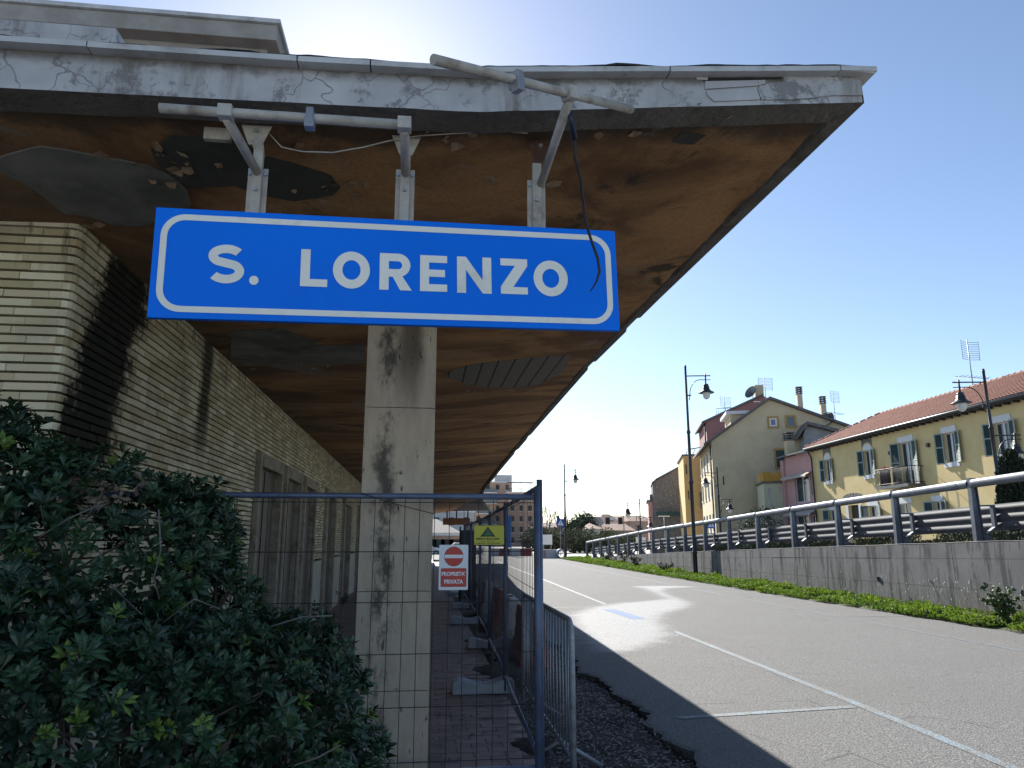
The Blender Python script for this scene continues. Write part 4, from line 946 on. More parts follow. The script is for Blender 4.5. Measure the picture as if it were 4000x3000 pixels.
bkm.box(-.05, .05, .09, .46, .80, .83); bkm.box(-.05, .05, .40, .47, .34, .80); bkm.prism([(.09, .12), (.14, .12), (.46, .34), (.40, .34)], (-.05, 0, 0), (0, 1, 0), (0, 0, 1), (.1, 0, 0))
bkme = bkm.mesh('bracket'); bkme.materials.append(MT['galv_rail'])
blm = MB()
for z_ in (.05, .55, .75, 1.2): blm.tube([(-.045, -.088, z_), (-.045, -.105, z_)], .014, 6)
blme = blm.mesh('bolts'); blme.materials.append(MT['galv'])
def place(name, me, s_, parent): 
    o = link(name, me, None, parent); p = RF(PL, s_, wall_top(s_)+.012); o.location = p; o.rotation_euler = (0, 0, rot_road()); o.scale = (1, -1, 1); return o
for k, s_ in enumerate(ps):
    o = place('post', pme, s_, gr); place('base_plate', bpm, s_, gr); place('bracket', bkme, s_, gr); place('bolts', blme, s_, gr)
    if k+1 < len(ps):
        s2 = ps[k+1]; za, zb = wall_top(s_)+1.32, wall_top(s2)+1.32
        # oval top tube
        V = []; n = 14; A, B = RF(PL-.03, s_+.07, za), RF(PL-.03, s2-.07, zb)
        for P in (A, B):
            for q in range(n): a = 2*math.pi*q/n; V.append(tuple(P+Vector((math.cos(a)*.065, 0, math.sin(a)*.10))))
        m = MB(); m.add(V, [(q, (q+1) % n, n+(q+1) % n, n+q) for q in range(n)], True); m.build('top_rail', MT['galv_rail'], gr)
        # ribbed beam
        zs_ = np.linspace(.27, .86, 25); V = []
        for ss_, w_ in ((s_, 0), (s2, 0)):
            for z_ in zs_:
                dd_ = .015*math.cos((z_-.27)/.59*math.pi*6); V.append(tuple(RF(BLt+dd_, ss_, wall_top(ss_)+z_)))
        n = len(zs_); m = MB(); m.add(V, [(q, n+q, n+q+1, q+1) for q in range(n-1)], True); m.build('beam', MT['galv_beam'], gr)
        if k % 2 == 0:
            C = A.lerp(B, .12); C2 = A.lerp(B, .24); V = []
            for P in (C, C2):
                for q in range(14): a = 2*math.pi*q/14; V.append(tuple(P+Vector((math.cos(a)*.070, 0, math.sin(a)*.105))))
            m = MB(); m.add(V, [(q, (q+1) % 14, 14+(q+1) % 14, 14+q) for q in range(14)], True); m.build('rail_sleeve', MT['galv_rail'], gr)
# cable lying on the coping
tag(MB().tube([RF(LW+.05+.03*math.sin(s_*2.3), s_, wall_top(s_)+.012+.01*abs(math.sin(s_*1.1))) for s_ in np.arange(8, 40, .4)], .009, 5).build('wall_cable', MT['rubber']), 'black cable lying along the top of the retaining wall', 'cable')
# low rosemary hedge on the wall
b = NB('grey green needle leaf'); t = b.attr('tint'); MT['rosemary'] = b.out(b.mix(t, (.030, .045, .022), (.095, .115, .06)), .7)
n = 26000; s_ = RNG.uniform(8, 40, n); la = RNG.uniform(12.55, 13.1, n); hh = np.array([.22+.09*mnoise.noise(Vector((a*1.3, 2, 0)))+.05*mnoise.noise(Vector((a*5, 5, 0))) for a in s_]); gap = np.array([mnoise.noise(Vector((a*.5, 9, 0))) for a in s_]) > -.3
P = np.array([RF(l, a, wall_top(a)-.1)[:] for l, a in zip(la, s_)]); P[:, 2] += RNG.power(2, n)*(hh+.1)*np.where(gap, 1, .5)
D = rdirs(n)*.5+np.array([0, 0, .9]); D /= np.linalg.norm(D, axis=1, keepdims=True); V, F = leaves(P, D, perp(D), RNG.uniform(.06, .15, n), .012, .2, .1)
hd = empty('rosemary_hedge', RF(12.8, 20, wall_top(20)-.15), 0, 'low grey green rosemary hedge on top of the retaining wall', 'hedge')
np_mesh('foliage', V-np.array(hd.location[:]), F, MT['rosemary'], hd, 'stuff', col=np.repeat(RNG.random(n), 4))
m = MB()
for a in np.arange(8.5, 40, .8): q = RF(12.8, a, wall_top(a)-.17)-hd.location; m.tube([q, q+Vector((.03, .02, .3))], .015, 5)
m.build('stems', MT['bark'], hd)
# grass verge
b = NB('fresh grass'); t = b.attr('tint'); c = b.mix(t, (.022, .05, .008), (.085, .13, .018)); c = b.mix(b.ramp(t, .93, .95), c, (.22, .19, .09))
tr = b.n('BsdfTranslucent'); b.set(tr.inputs[0], b.mix(t, (.05, .12, .01), (.17, .26, .025))); b.out(c, .6)
mx = b.n('MixShader'); mx.inputs[0].default_value = .42; b.t.links.new(b.b.outputs[0], mx.inputs[1]); b.t.links.new(tr.outputs[0], mx.inputs[2]); b.t.links.new(mx.outputs[0], b.t.nodes['Material Output'].inputs[0]); MT['grass'] = b.m
sheet_v = []; sheet_f = []; gs = list(np.arange(4, 66, 1.0))
for a in gs: 
    p0 = lerp_tab(GRASS, a)+.05; w_ = RF(LW+.02, a)
    sheet_v += [(p0+.1*math.sin(a*3), a, .006), ((p0+w_.x)/2, a, .05), (w_.x+.03, a, .07)]
for j in range(len(gs)-1):
    for i in range(2): q = j*3+i; sheet_f.append((q, q+1, q+4, q+3))
np_mesh('grass_verge', sheet_v, sheet_f, simple('mossy soil', (.04, .05, .015), (.07, .08, .025), 6, .95, .5, 30), None, 'structure')
N1 = 60000; yv = 9+RNG.power(.62, N1)*55; u = RNG.beta(1.0, 1.15, N1)
x0 = np.array([lerp_tab(GRASS, a)+.12*mnoise.noise(Vector((a*1.1, 0, 3)))+.06*mnoise.noise(Vector((a*4, 0, 3))) for a in yv]); xw = np.array([RF(LW, a).x for a in yv])
cl = np.array([mnoise.noise(Vector((a*1.6, q*2.5, 1))) for a, q in zip(yv, u)]); keep = (cl > -.30-.4*u) & (RNG.random(N1) < .92)
P = np.stack([x0+(xw-x0)*u-.02, yv, .02+.05*u], 1)[keep]; cl = cl[keep]; n = len(P); big_ = np.array([mnoise.noise(Vector((a[1]*.55, a[0]*1.3, 6))) for a in P]); hgt = (.07+.16*np.clip(cl+.4, 0, 1.2)+.22*np.clip(big_, 0, 1))*RNG.uniform(.5, 1.6, n)*(1+.25*(P[:, 1] > 35))
D = rdirs(n)*.55+np.array([0, 0, .8]); D /= np.linalg.norm(D, axis=1, keepdims=True)
V, F = leaves(P, D, perp(D), hgt, RNG.uniform(.006, .022, n)*(1+P[:, 1]/70), .3, .35)
tag(np_mesh('grass', V, F, MT['grass'], None, 'stuff', col=np.repeat(np.clip(RNG.random(n)*.5+.5*(cl+.4), 0, .96)+(RNG.random(n) > .98)*.05, 4)), 'fresh green grass and weeds along the foot of the retaining wall', 'grass')
# seed heads on tall stalks, uncountable
n = 170; yv = np.concatenate([RNG.normal(15, 1.2, 90), RNG.uniform(12, 30, 80)]); P = np.array([[RF(LW-RNG.uniform(.1, .7), a).x, a, .05] for a in yv]); m = MB(); hm = MB()
for p in P:
    tip = Vector(p)+Vector((random.uniform(-.2, .2), random.uniform(-.2, .2), random.uniform(.3, .75))); m.tube([Vector(p), (Vector(p)+tip)/2+Vector((.02, 0, .03)), tip], .003, 3, False)
    if random.random() < .55: hm.lathe([(0, -.03), (.012, -.01), (.013, .015), (0, .035)], 5, tip)
o = m.build('seed_stalks', simple('dry stalk', (.22, .2, .12), (.3, .27, .17), 10, .8), None, 'stuff'); tag(o, 'thin dry stalks with white seed heads rising from the verge', 'grass')
hm.build('seed_heads', simple('white seed head', (.6, .58, .52), None, 1, .9), o, 'stuff')
b = NB('bright weed leaf'); t = b.attr('tint'); MT['weedleaf'] = b.out(b.mix(t, (.03, .065, .012), (.07, .13, .025)), .6)
weed(RF(11.1, 14.4).x, 13.9, .75, 26, 'bushy leafy weed against the stained concrete wall', MT['weedleaf'], .05, .42, .045, .13)
for k, (a, l, h_, lb) in enumerate([(47.5, 11.25, 1.0, 'dark thistle clump standing on the verge by the low end of the wall'), (44.5, 11.3, .8, 'second dark thistle clump on the verge beside a taller one'), (53, 11.4, .7, 'small scrubby clump where the wall sinks into the verge'), (38, 11.2, .45, 'low leafy clump on the verge just past the street lamp')]):
    p = RF(l, a); weed(p.x, p.y, h_, 12, lb, simple('dark thistle', (.035, .045, .02), (.08, .08, .045), 8, .8), .05, .5, .04, .2)
# ------------------------------------------------------------------ street lamps
MT['globe'] = simple('frosted lamp globe', (.62, .64, .62), (.7, .72, .7), 4, .25)
def lamp(name, base, H, arms, label, thick=1.0):
    e = empty(name, base, 0, label, 'street lamp', 'street lamps'); t = thick
    prof = [(.0, 0), (.16, 0), (.16, .05), (.11, .12), (.105, 1.0), (.125, 1.02), (.125, 1.08), (.09, 1.12), (.085, H*.42), (.115, H*.425), (.12, H*.43), (.08, H*.44), (.07, H*.66), (.095, H*.665), (.095, H*.672), (.06, H*.68), (.05, H-.12), (.065, H-.11), (.065, H-.08), (.03, H-.06), (.055, H-.03), (.04, H-.005), (0, H)]
    MB().lathe([(r*t, z) for r, z in prof], 14).build('pole', MT['black_paint'], e)
    for (d, za, s_) in arms:
        d = Vector((d[0], d[1], 0)).normalized(); u = lambda a, z: d*a*s_+Vector((0, 0, za+z*s_))
        ar = MB(); ar.tube([u(0, 0), u(1.25, .02)], .028*t, 8); ar.tube([u(.72, -.19), u(1.25, -.19)], .018*t, 6)
        ar.tube([u(.12, -1.25)]+[u(.16+.56*(1-math.cos(rad(a))), -1.0+.81*math.sin(rad(a))) for a in range(0, 91, 10)], .02*t, 6)
        ar.tube([u(0, -1.0), u(.22, -1.0)], .035*t, 6); ar.tube([u(1.0, .12), u(1.0, -.42)], .035*t, 8)
        ao = ar.build('arm', MT['black_paint'], e)
        c = u(1.0, -.42)
        MB().lathe([(0, .02), (.12*s_, .0), (.14*s_, -.06*s_), (.12*s_, -.1*s_), (.17*s_, -.13*s_), (.17*s_, -.24*s_), (.24*s_, -.34*s_), (.27*s_, -.37*s_), (.385*s_, -.42*s_), (.39*s_, -.45*s_), (.30*s_, -.44*s_), (.2*s_, -.43*s_)], 20, c).build('lantern', MT['black_paint'], ao)
        MB().lathe([(.19*s_, -.44*s_), (.19*s_, -.55*s_), (.165*s_, -.66*s_), (.10*s_, -.75*s_), (0, -.79*s_)], 18, c).build('globe', MT['globe'], ao)
    return e
R_ = (1, -.1); L_dir = (-1, .1)
lamp('street_lamp', RF(11.45, 34.1, .03), 10.05, [(R_, 9.5, .97)], 'tall black street lamp standing on the verge before the retaining wall')
lamp('street_lamp', RF(10.0, 63.5, 0), 8.15, [(R_, 7.6, .95)], 'black street lamp at the low end of the guard rail, by the crossing sign')
p = Lat(3840, 1440, 20); lamp('street_lamp', (p.x, p.y, 1.15), p.z-1.15, [((-1, .25), p.z-1.15-.52, .92), ((1, -.2), 4.3, .8)], 'two armed street lamp before the yellow house with green shutters', .95)
p = Lat(2800, 1822, 20); lamp('street_lamp', (p.x, p.y, .4), p.z-.4, [((-1, .05), p.z-.4-.5, .92), ((1, 0), 4.2, .85)], 'two armed street lamp before the beige gable house', .95)
p = Lat(2498, 1948, 20); lamp('street_lamp', (p.x, p.y, -.1), p.z+.1, [((-1, .05), p.z-.4, 1.3), ((1, 0), 4.0, 1.1)], 'distant street lamp with lantern facing left before the red tiled roofs', 1.1)
p = atY(2147, 1984, 112); lamp('street_lamp', (p.x, p.y, G0), p.z-G0, [((1, 0), p.z-G0-.6, 1.3)], 'farthest street lamp, beside the bare tree', 1.1)
# ------------------------------------------------------------------ houses on the upper street
def wall_cells(m, x0, x1, z0, z1, ops, y0, y1):
    xs = sorted({x0, x1, *[v for o in ops for v in o[:2] if x0 < v < x1]}); zs_ = sorted({z0, z1, *[v for o in ops for v in o[2:4] if z0 < v < z1]})
    for xa, xb in zip(xs, xs[1:]):
        run = None
        for za, zb in zip(zs_, zs_[1:]):
            c = ((xa+xb)/2, (za+zb)/2)
            if any(o[0] < c[0] < o[1] and o[2] < c[1] < o[3] for o in ops):
                if run: m.box(xa, xb, y0, y1, *run); run = None
            else: run = (run[0], zb) if run else (za, zb)
        if run: m.box(xa, xb, y0, y1, *run)
    return m
def plaster(name, c1, c2, dirt=None):
    return simple(name, c1, c2, 1.2, .9, .25, 60, dirt=dirt, dscale=.5)
MT['yellow_wall'] = plaster('yellow render', (.60, .47, .225), (.66, .53, .265)); MT['pink_wall'] = plaster('pink render', (.46, .27, .255), (.52, .31, .29)); MT['lilac_wall'] = plaster('lilac render', (.40, .28, .34), (.46, .33, .40))
MT['beige_wall'] = plaster('beige render', (.50, .42, .275), (.56, .475, .32), (.44, .36, .235)); MT['mauve_wall'] = plaster('mauve render', (.24, .12, .125), (.29, .15, .15)); MT['ochre_wall'] = plaster('ochre render', (.54, .37, .155), (.60, .42, .19)); MT['cream_wall'] = plaster('cream render', (.46, .46, .33), (.52, .52, .38)); MT['amber_wall'] = plaster('peeling amber paint', (.42, .24, .04), (.48, .28, .06), (.55, .5, .4))
MT['white_trim'] = simple('white stone trim', (.58, .60, .62), (.68, .69, .70), 3, .7); MT['roof_tile'] = simple('red roof tile', (.27, .125, .09), (.37, .185, .135), 2.2, .85, .2, 20, dirt=(.20, .085, .06), dscale=5); MT['slate'] = simple('grey slate', (.10, .095, .095), (.16, .15, .15), 3, .8, .3, 10); MT['eave_wood'] = simple('dark eave', (.03, .028, .026), (.06, .05, .045), 5, .8)
MT['rubble'] = simple('rubble stone', (.13, .125, .125), (.24, .23, .22), 6, .95, .8, 9, dirt=(.09, .085, .085), dscale=3, dist=.05); MT['ochre_trim'] = simple('ochre window surround', (.36, .22, .08), (.42, .27, .10), 3, .8); MT['gutter'] = simple('grey gutter', (.14, .145, .15), None, 1, .4, 0, 1, .5)
MT['cloth'] = simple('faded awning cloth', (.36, .30, .25), (.5, .44, .38), 6, .9, .4, 20)
def window(parent, x0, x1, z0, z1, y=.16, sh=None, sill=True, lintel=0, frame='white_trim', panes=2, shw=None, arch=0):
    w_ = empty('window', (0, 0, 0)); w_.parent = parent
    t = .06
    m = MB(); m.box(x0, x0+t, y-.03, y+.03, z0, z1); m.box(x1-t, x1, y-.03, y+.03, z0, z1); m.box(x0+t, x1-t, y-.029, y+.029, z0, z0+t); m.box(x0+t, x1-t, y-.029, y+.029, z1-t, z1)
    if panes == 2: xm = (x0+x1)/2; m.box(xm-.06, xm+.06, y-.035, y+.028, z0+t, z1-t)
    m.build('frame', MT[frame], w_)
    for k in range(panes):
        a = x0+t+(x1-x0-2*t)*k/panes; b2 = x0+t+(x1-x0-2*t)*(k+1)/panes
        MB().box(a, b2, y, y+.01, z0+t, z1-t).build('pane', MT['glass'], w_)
        MB().box(a+.02, a+(b2-a)*.62, y+.06, y+.07, z0+t, z1-t).build('curtain', MT['curtain'], w_)
    if sill: MB().box(x0-.14, x1+.14, -.07, .14, z0-.24, z0-.002).build('sill', MT['white_trim'], w_)
    if lintel: MB().box(x0-.14, x1+.14, -.035, .14, z1+.002, z1+lintel).build('lintel', MT['white_trim'], w_)
    if arch:
        n = 14; hw = (x1-x0)/2+.05; P = [((x0+x1)/2+hw*math.cos(math.pi*k/n), z1+.004+arch*math.sin(math.pi*k/n)) for k in range(n+1)]
        MB().prism(P, (0, -.02, 0), (1, 0, 0), (0, 0, 1), (0, .03, 0)).build('lunette', MT['white_trim'], w_)
        m = MB(); hw2 = hw+.10; zt_ = z1+arch+.42
        for k in range(9):
            a0 = math.pi*(1-k/9); a1 = math.pi*(1-(k+1)/9); xc = (x0+x1)/2
            lo0, lo1 = (xc+hw2*math.cos(a0), z1+.06+arch*1.1*math.sin(a0)), (xc+hw2*math.cos(a1), z1+.06+arch*1.1*math.sin(a1))
            xa, xb = xc-hw2+2*hw2*k/9, xc-hw2+2*hw2*(k+1)/9
            m.prism([lo0, lo1, (xb-.02, zt_), (xa+.005, zt_)], (0, -.012-.01*(k % 2), 0), (1, 0, 0), (0, 0, 1), (0, .03, 0))
        m.build('relieving_arch', MT['rubble'], w_)
    if sh:
        sw_ = shw or (x1-x0)/2
        for sd, (hx, ang) in zip((-1, 1), ((x0, sh[0]), (x1, sh[1]))):
            T = Matrix.Translation((hx, -.03, 0)) @ Matrix.Rotation(rad(ang)*sd*-1, 4, 'Z')
            X0, X1 = (-sw_, 0) if sd < 0 else (0, sw_)
            m = MB(); f = .07; zz0, zz1 = z0-.04, z1+.03; zm = zz0+(zz1-zz0)*.52
            m.box(X0, X0+f, -.045, 0, zz0, zz1, T); m.box(X1-f, X1, -.045, 0, zz0, zz1, T)
            for za in (zz0, zm, zz1-f): m.box(X0+f, X1-f, -.044, -.001, za, za+f, T)
            s_ = m.build('shutter', MT['shutter_frame'], w_)
            lm = MB()
            for za, zb in ((zz0+f, zm), (zm+f, zz1-f)):
                nn = max(4, int((zb-za)/.07))
                for q in range(nn): zq = za+(zb-za)*q/nn; lm.add([T @ Vector(v) for v in ((X0+f, -.04, zq), (X1-f, -.04, zq), (X1-f, -.008, zq+(zb-za)/nn*1.1), (X0+f, -.008, zq+(zb-za)/nn*1.1))], [(0, 1, 2, 3)])
            lm.build('louvres', MT['louvre'], s_)
    return w_
def tile_roof(parent, A, B, C, D, ncol, nrow, mat):
    """slope with eave A->B and ridge D->C, covered by overlapping half round tiles"""
    A, B, C, D = map(Vector, (A, B, C, D)); V = []; F = []; nrm = (B-A).cross(D-A).normalized()
    if nrm.z < 0: nrm = -nrm
    prof = [(0, .0), (.2, .05), (.4, .07), (.6, .05), (.75, 0), (.9, -.015), (1, 0)]
    for r in range(nrow):
        t0, t1 = r/nrow, (r+1.12)/nrow
        for c in range(ncol):
            b0 = len(V)
            for t, lift in ((t0, .055), (min(1, t1), .015)):
                for u, h in prof: uu = (c+u)/ncol; p = (A.lerp(B, uu)).lerp(D.lerp(C, uu), t)+nrm*(h+lift); V.append(tuple(p))
            n = len(prof)
            for k in range(n-1): F.append((b0+k, b0+k+1, b0+n+k+1, b0+n+k))
    return np_mesh('roof_tiles', V, F, mat, parent, 'stuff', True)
def antenna(loc, h, label, yaw=0, s=1.0):
    e = empty('aerial', loc, yaw, label, 'aerial', 'rooftop aerials')
    MB().tube([(0, 0, 0), (0, 0, h)], .025*s, 6).build('mast', MT['galv_dull'], e)
    m = MB()
    for k in range(9): z = h-.15-.11*k*s; m.tube([(-.55*s, -.15, z), (-.15*s, .05, z), (.15*s, .05, z), (.55*s, -.15, z)], .012*s, 4)
    for x in (-.55, .55): m.tube([(x*s, -.15, h-.1), (x*s, -.15, h-.55*s), (x*s*.95, -.13, h-1.05*s)], .014*s, 4)
    m.build('panel_array', MT['galv_dull'], e)
    m = MB(); z = h-1.9*s; m.tube([(-.9*s, .2, z+.05), (.9*s, -.2, z-.05)], .014*s, 4)
    for k in range(7): x = -.8*s+k*.27*s; m.tube([(x-.08, -.35*s, z), (x+.08, .35*s, z)], .009*s, 4)
    m.build('yagi', MT['galv_dull'], e); return e
def dish(parent, loc, r, yaw):
    m = MB(); T = Matrix.Translation(loc) @ Matrix.Rotation(yaw, 4, 'Z') @ Matrix.Rotation(rad(65), 4, 'X'); q = MB().lathe([(0, 0), (r*.5, .06*r/.4), (r, .2*r/.4)], 18); m.add([T @ Vector(v) for v in q.v], q.f, True); m.tube([T @ Vector((0, 0, 0)), T @ Vector((0, -r*.6, r*1.1))], .02, 5); m.tube([T @ Vector((0, 0, 0)), Vector(loc)+Vector((0, .1, -r*1.2))], .03, 5)
    return m.build('satellite_dish', MT['gutter'], parent)
def chimney(parent, x, y, z0, h, w_=.5):
    m = MB().box(x-w_/2, x+w_/2, y-w_/2, y+w_/2, z0, z0+h); c = m.build('chimney', MT['beige_wall'], parent)
    m = MB()
    for k in range(4): m.box(x-w_*.62, x+w_*.62, y-w_*.62, y+w_*.62, z0+h+.02+k*.2, z0+h+.09+k*.2)
    for sx in (-1, 1):
        for sy in (-1, 1): m.box(x+sx*w_*.4-.04, x+sx*w_*.4+.04, y+sy*w_*.4-.04, y+sy*w_*.4+.04, z0+h, z0+h+.64)
    m.build('cap', MT['slate'], c); return c
# --- yellow house
th = -rad(90)-ROAD
O = RF(27, 40); Y1 = Frame(O.x, O.y, th)
yh = empty('yellow_house', O, th, 'yellow house with red tiled roof and open green shutters', 'house')
def c6(x, y): return 3050+x*.3014, 1600+y*.3014
def c7(x, y): return 3500+x*.3918, 1500+y*.3918
def rect(fr, f, xa, xb, yt, yb):
    xm = (xa+xb)/2; (x0, _), (x1, _) = fr.px(*f(xa, (yt+yb)/2)), fr.px(*f(xb, (yt+yb)/2)); zt_ = fr.px(*f(xm, yt))[1]; zb = fr.px(*f(xm, yb))[1]; return x0, x1, zb, zt_
YW = [('w', rect(Y1, c6, 578, 655, 645, 928), 1), ('w', rect(Y1, c6, 1085, 1190, 525, 850), 1), ('d', rect(Y1, c6, 1562, 1730, 415, 975), 0), ('w', rect(Y1, c7, 485, 605, 480, 785), 0), ('w', rect(Y1, c7, 990, 1150, 375, 700), 0)]
xL = Y1.px(3178, 1850)[0]; xR = Y1.px(4000, 1800)[0]+7
EZ = (Y1.px(3164, 1752, -.35)[1]+Y1.px(4000, 1535, -.35)[1])/2
GZ = .3
gf = [rect(Y1, c6, 1500, 1700, 1215, 1480), rect(Y1, c7, 385, 465, 1170, 1330), rect(Y1, c6, 895, 1030, 1235, 1600), rect(Y1, c6, 1150, 1260, 1245, 1470), rect(Y1, c6, 640, 720, 1300, 1500)]
gf = [(a, b2, max(1.2 if i != 2 else GZ+.5, z1-1.5), z1) for i, (a, b2, z0, z1) in enumerate(gf)]
ops = [r[1] for r in YW]+gf
xs_all = [o[1] for o in ops]
WI = []
# near window outside the frame continues the rhythm
ex = (xR-5.0, xR-3.9, YW[3][1][2], YW[3][1][3]); ops.append(ex)
wall_cells(MB(), xL, xR, GZ, EZ-.05, ops, 0, .35).build('front_wall', MT['yellow_wall'], yh)
MB().box(xL, xR, .36, 9, GZ, EZ-.06).build('body', MT['yellow_wall'], yh)
for k, (kind, r, ar) in enumerate(YW):
    if kind == 'w': window(yh, *r, sh=(24, 14), lintel=0 if ar else .34, arch=.42 if ar else 0, shw=(r[1]-r[0])*.52)
    else:
        window(yh, *r, sh=(22, 12), sill=False, lintel=.36, shw=(r[1]-r[0])*.5)
window(yh, *ex, sh=(24, 14), lintel=.34)
for k, r in enumerate(gf):
    if k == 2:
        MB().box(r[0], r[1], .2, .25, r[2], r[3]).build('arched_door', MT['eave_wood'], yh); MB().box(r[0]-.3, r[0]-.002, -.05, .2, r[2], r[3]).build('door_pillar', MT['white_trim'], yh); MB().box(r[1]+.002, r[1]+.3, -.05, .2, r[2], r[3]).build('door_pillar', MT['white_trim'], yh)
        m = MB(); xc = (r[0]+r[1])/2
        for q in range(9):
            a0, a1 = math.pi*(.92-.84*q/9), math.pi*(.92-.84*(q+.85)/9); w2 = (r[1]-r[0])/2+.4
            m.prism([(xc+w2*math.cos(a0), r[3]+.02+.3*math.sin(a0)), (xc+w2*math.cos(a1), r[3]+.02+.3*math.sin(a1)), (xc+w2*1.25*math.cos(a1), r[3]+.5+.3*math.sin(a1)), (xc+w2*1.25*math.cos(a0), r[3]+.5+.3*math.sin(a0))], (0, -.03, 0), (1, 0, 0), (0, 0, 1), (0, .04, 0))
        m.build('arch_stones', MT['rubble'], yh)
    else: window(yh, *r, sh=None if k == 0 else (20, 14), lintel=.32, sill=True, arch=.25 if k in (3, 4) else 0, shw=.6)
for px in ((1425, 562), (1918, 460)):
    x_, z_ = Y1.px(*c6(*px)); MB().box(x_-.11, x_+.11, -.12, -.002, z_-.11, z_+.11).build('wall_lamp', MT['dark_metal'], yh, bevel=.01)
# roof
rz = Y1.px(3688, 1547, 4.4)[1]; xh = Y1.px(3345, 1690, 2.5)[0]
EA, EB = Vector((xL-.25, -.45, EZ)), Vector((xR+.3, -.45, EZ)); RA_, RB_ = Vector((xL+2.2, 4.4, rz)), Vector((xR+.3, 4.4, rz))
m = MB(); m.add([EA+Vector((0, 0, .0)), EB, RB_, RA_, EA+Vector((0, 9.9, 0)), EB+Vector((0, 9.9, 0))], [(0, 1, 2, 3), (4, 3, 2, 5), (0, 3, 4)]); m.build('roof_deck', MT['slate'], yh)
tile_roof(yh, EA, EB, RB_, RA_, 118, 16, MT['roof_tile'])
rt = MB().prism([(.14*math.cos(math.pi*k/8), .14*math.sin(math.pi*k/8)) for k in range(9)], (-.2, 0, 0), (0, 1, 0), (0, 0, 1), (.4, 0, 0)).mesh('ridge_tile'); rt.materials.append(MT['roof_tile'])
nr = 56
for k in range(nr): o = link('ridge_tile', rt, None, yh); o.location = RA_.lerp(RB_, (k+.5)/nr)+Vector((0, 0, .02)); o.rotation_euler = (0, rad(-5), 0)
for k in range(11): o = link('ridge_tile', rt, None, yh); q = EA.lerp(RA_, (k+.5)/11); d_ = RA_-EA; o.location = q+Vector((0, 0, .06)); o.rotation_euler = (0, -math.atan2(d_.z, math.hypot(d_.x, d_.y)), math.atan2(d_.y, d_.x))
MB().box(xL-.2, xR+.3, -.42, 0, EZ-.16, EZ-.04).build('eave_board', MT['eave_wood'], yh)
MB().tube([(xL-.25, -.5, EZ-.02), (xR+.3, -.5, EZ-.02)], .07, 8).build('gutter', MT['gutter'], yh)
m = MB()
for k in range(46): x_ = xL+.3+k*(xR-xL)/46; m.box(x_, x_+.09, -.40, -.02, EZ-.26, EZ-.162)
m.build('rafter_ends', MT['eave_wood'], yh, 'stuff')
MB().tube([(xL+.12, -.45, EZ-.05), (xL+.12, -.14, EZ-.7), (xL+.12, -.1, GZ)], .055, 8).build('downpipe', MT['dark_metal'], yh)
# balcony
dr = YW[2][1]; bx0 = Y1.px(*c6(1250, 990), -1.0)[0]; bx1 = Y1.px(*c6(1660, 960), -1.0)[0]; bz = Y1.px(*c6(1450, 1000), -1.0)[1]
bz = dr[2]-.03
MB().box(bx0, bx1, -1.05, -.003, bz-.16, bz).build('balcony_slab', MT['gutter'], yh)
ry = bz+1.0; m = MB(); m.tube([(bx0, -.02, ry), (bx0, -1.02, ry), (bx1, -1.02, ry), (bx1, -.02, ry)], .022, 6); m.tube([(bx0, -.02, bz+.1), (bx0, -1.02, bz+.1), (bx1, -1.02, bz+.1), (bx1, -.02, bz+.1)], .016, 6)
rl = m.build('railing', MT['dark_metal'], yh); nb_ = int((bx1-bx0)/.115)
for k in range(nb_+1): x_ = bx0+(bx1-bx0)*k/nb_; MB().tube([(x_, -1.02, bz), (x_, -1.02, ry)], .011, 5).build('baluster', MT['dark_metal'], rl)
for x_ in (bx0, bx1):
    for k in range(1, 8): MB().tube([(x_, -1.02+k*.127, bz), (x_, -1.02+k*.127, ry)], .011, 5).build('baluster', MT['dark_metal'], rl)
pt = empty('balcony_planter', Y1.W(bx0+.7, -.85, bz), th, 'dark hanging planter with red flowers on the yellow house balcony', 'planter')
MB().box(-.38, .38, -.12, .12, .12, .98).build('box', simple('dark plum cloth', (.035, .02, .03), (.06, .03, .045), 5, .8), pt, bevel=.02)
V = []; n = 120; P = np.stack([RNG.uniform(-.35, .35, n), RNG.uniform(-.15, .12, n), np.where(RNG.random(n) < .6, RNG.uniform(.98, 1.12, n), RNG.uniform(0, .2, n))], 1); D = rdirs(n); V, F = leaves(P, D, perp(D), .1, .04); np_mesh('flowers', V, F, simple('red flowers', (.35, .02, .03), (.5, .06, .06), 9, .7), pt, 'stuff')
MB().box(-.3, .3, -.1, .1, 0, .12).build('stand', MT['dark_metal'], pt)
p = Lat(3800, 1500, 31.5); antenna((p.x, p.y, rz-.3), Lat(3835, 1305, 31.5).z-rz+.3, 'tall television aerial with stacked arrays behind the red tiled roof', rad(10), 1.25)
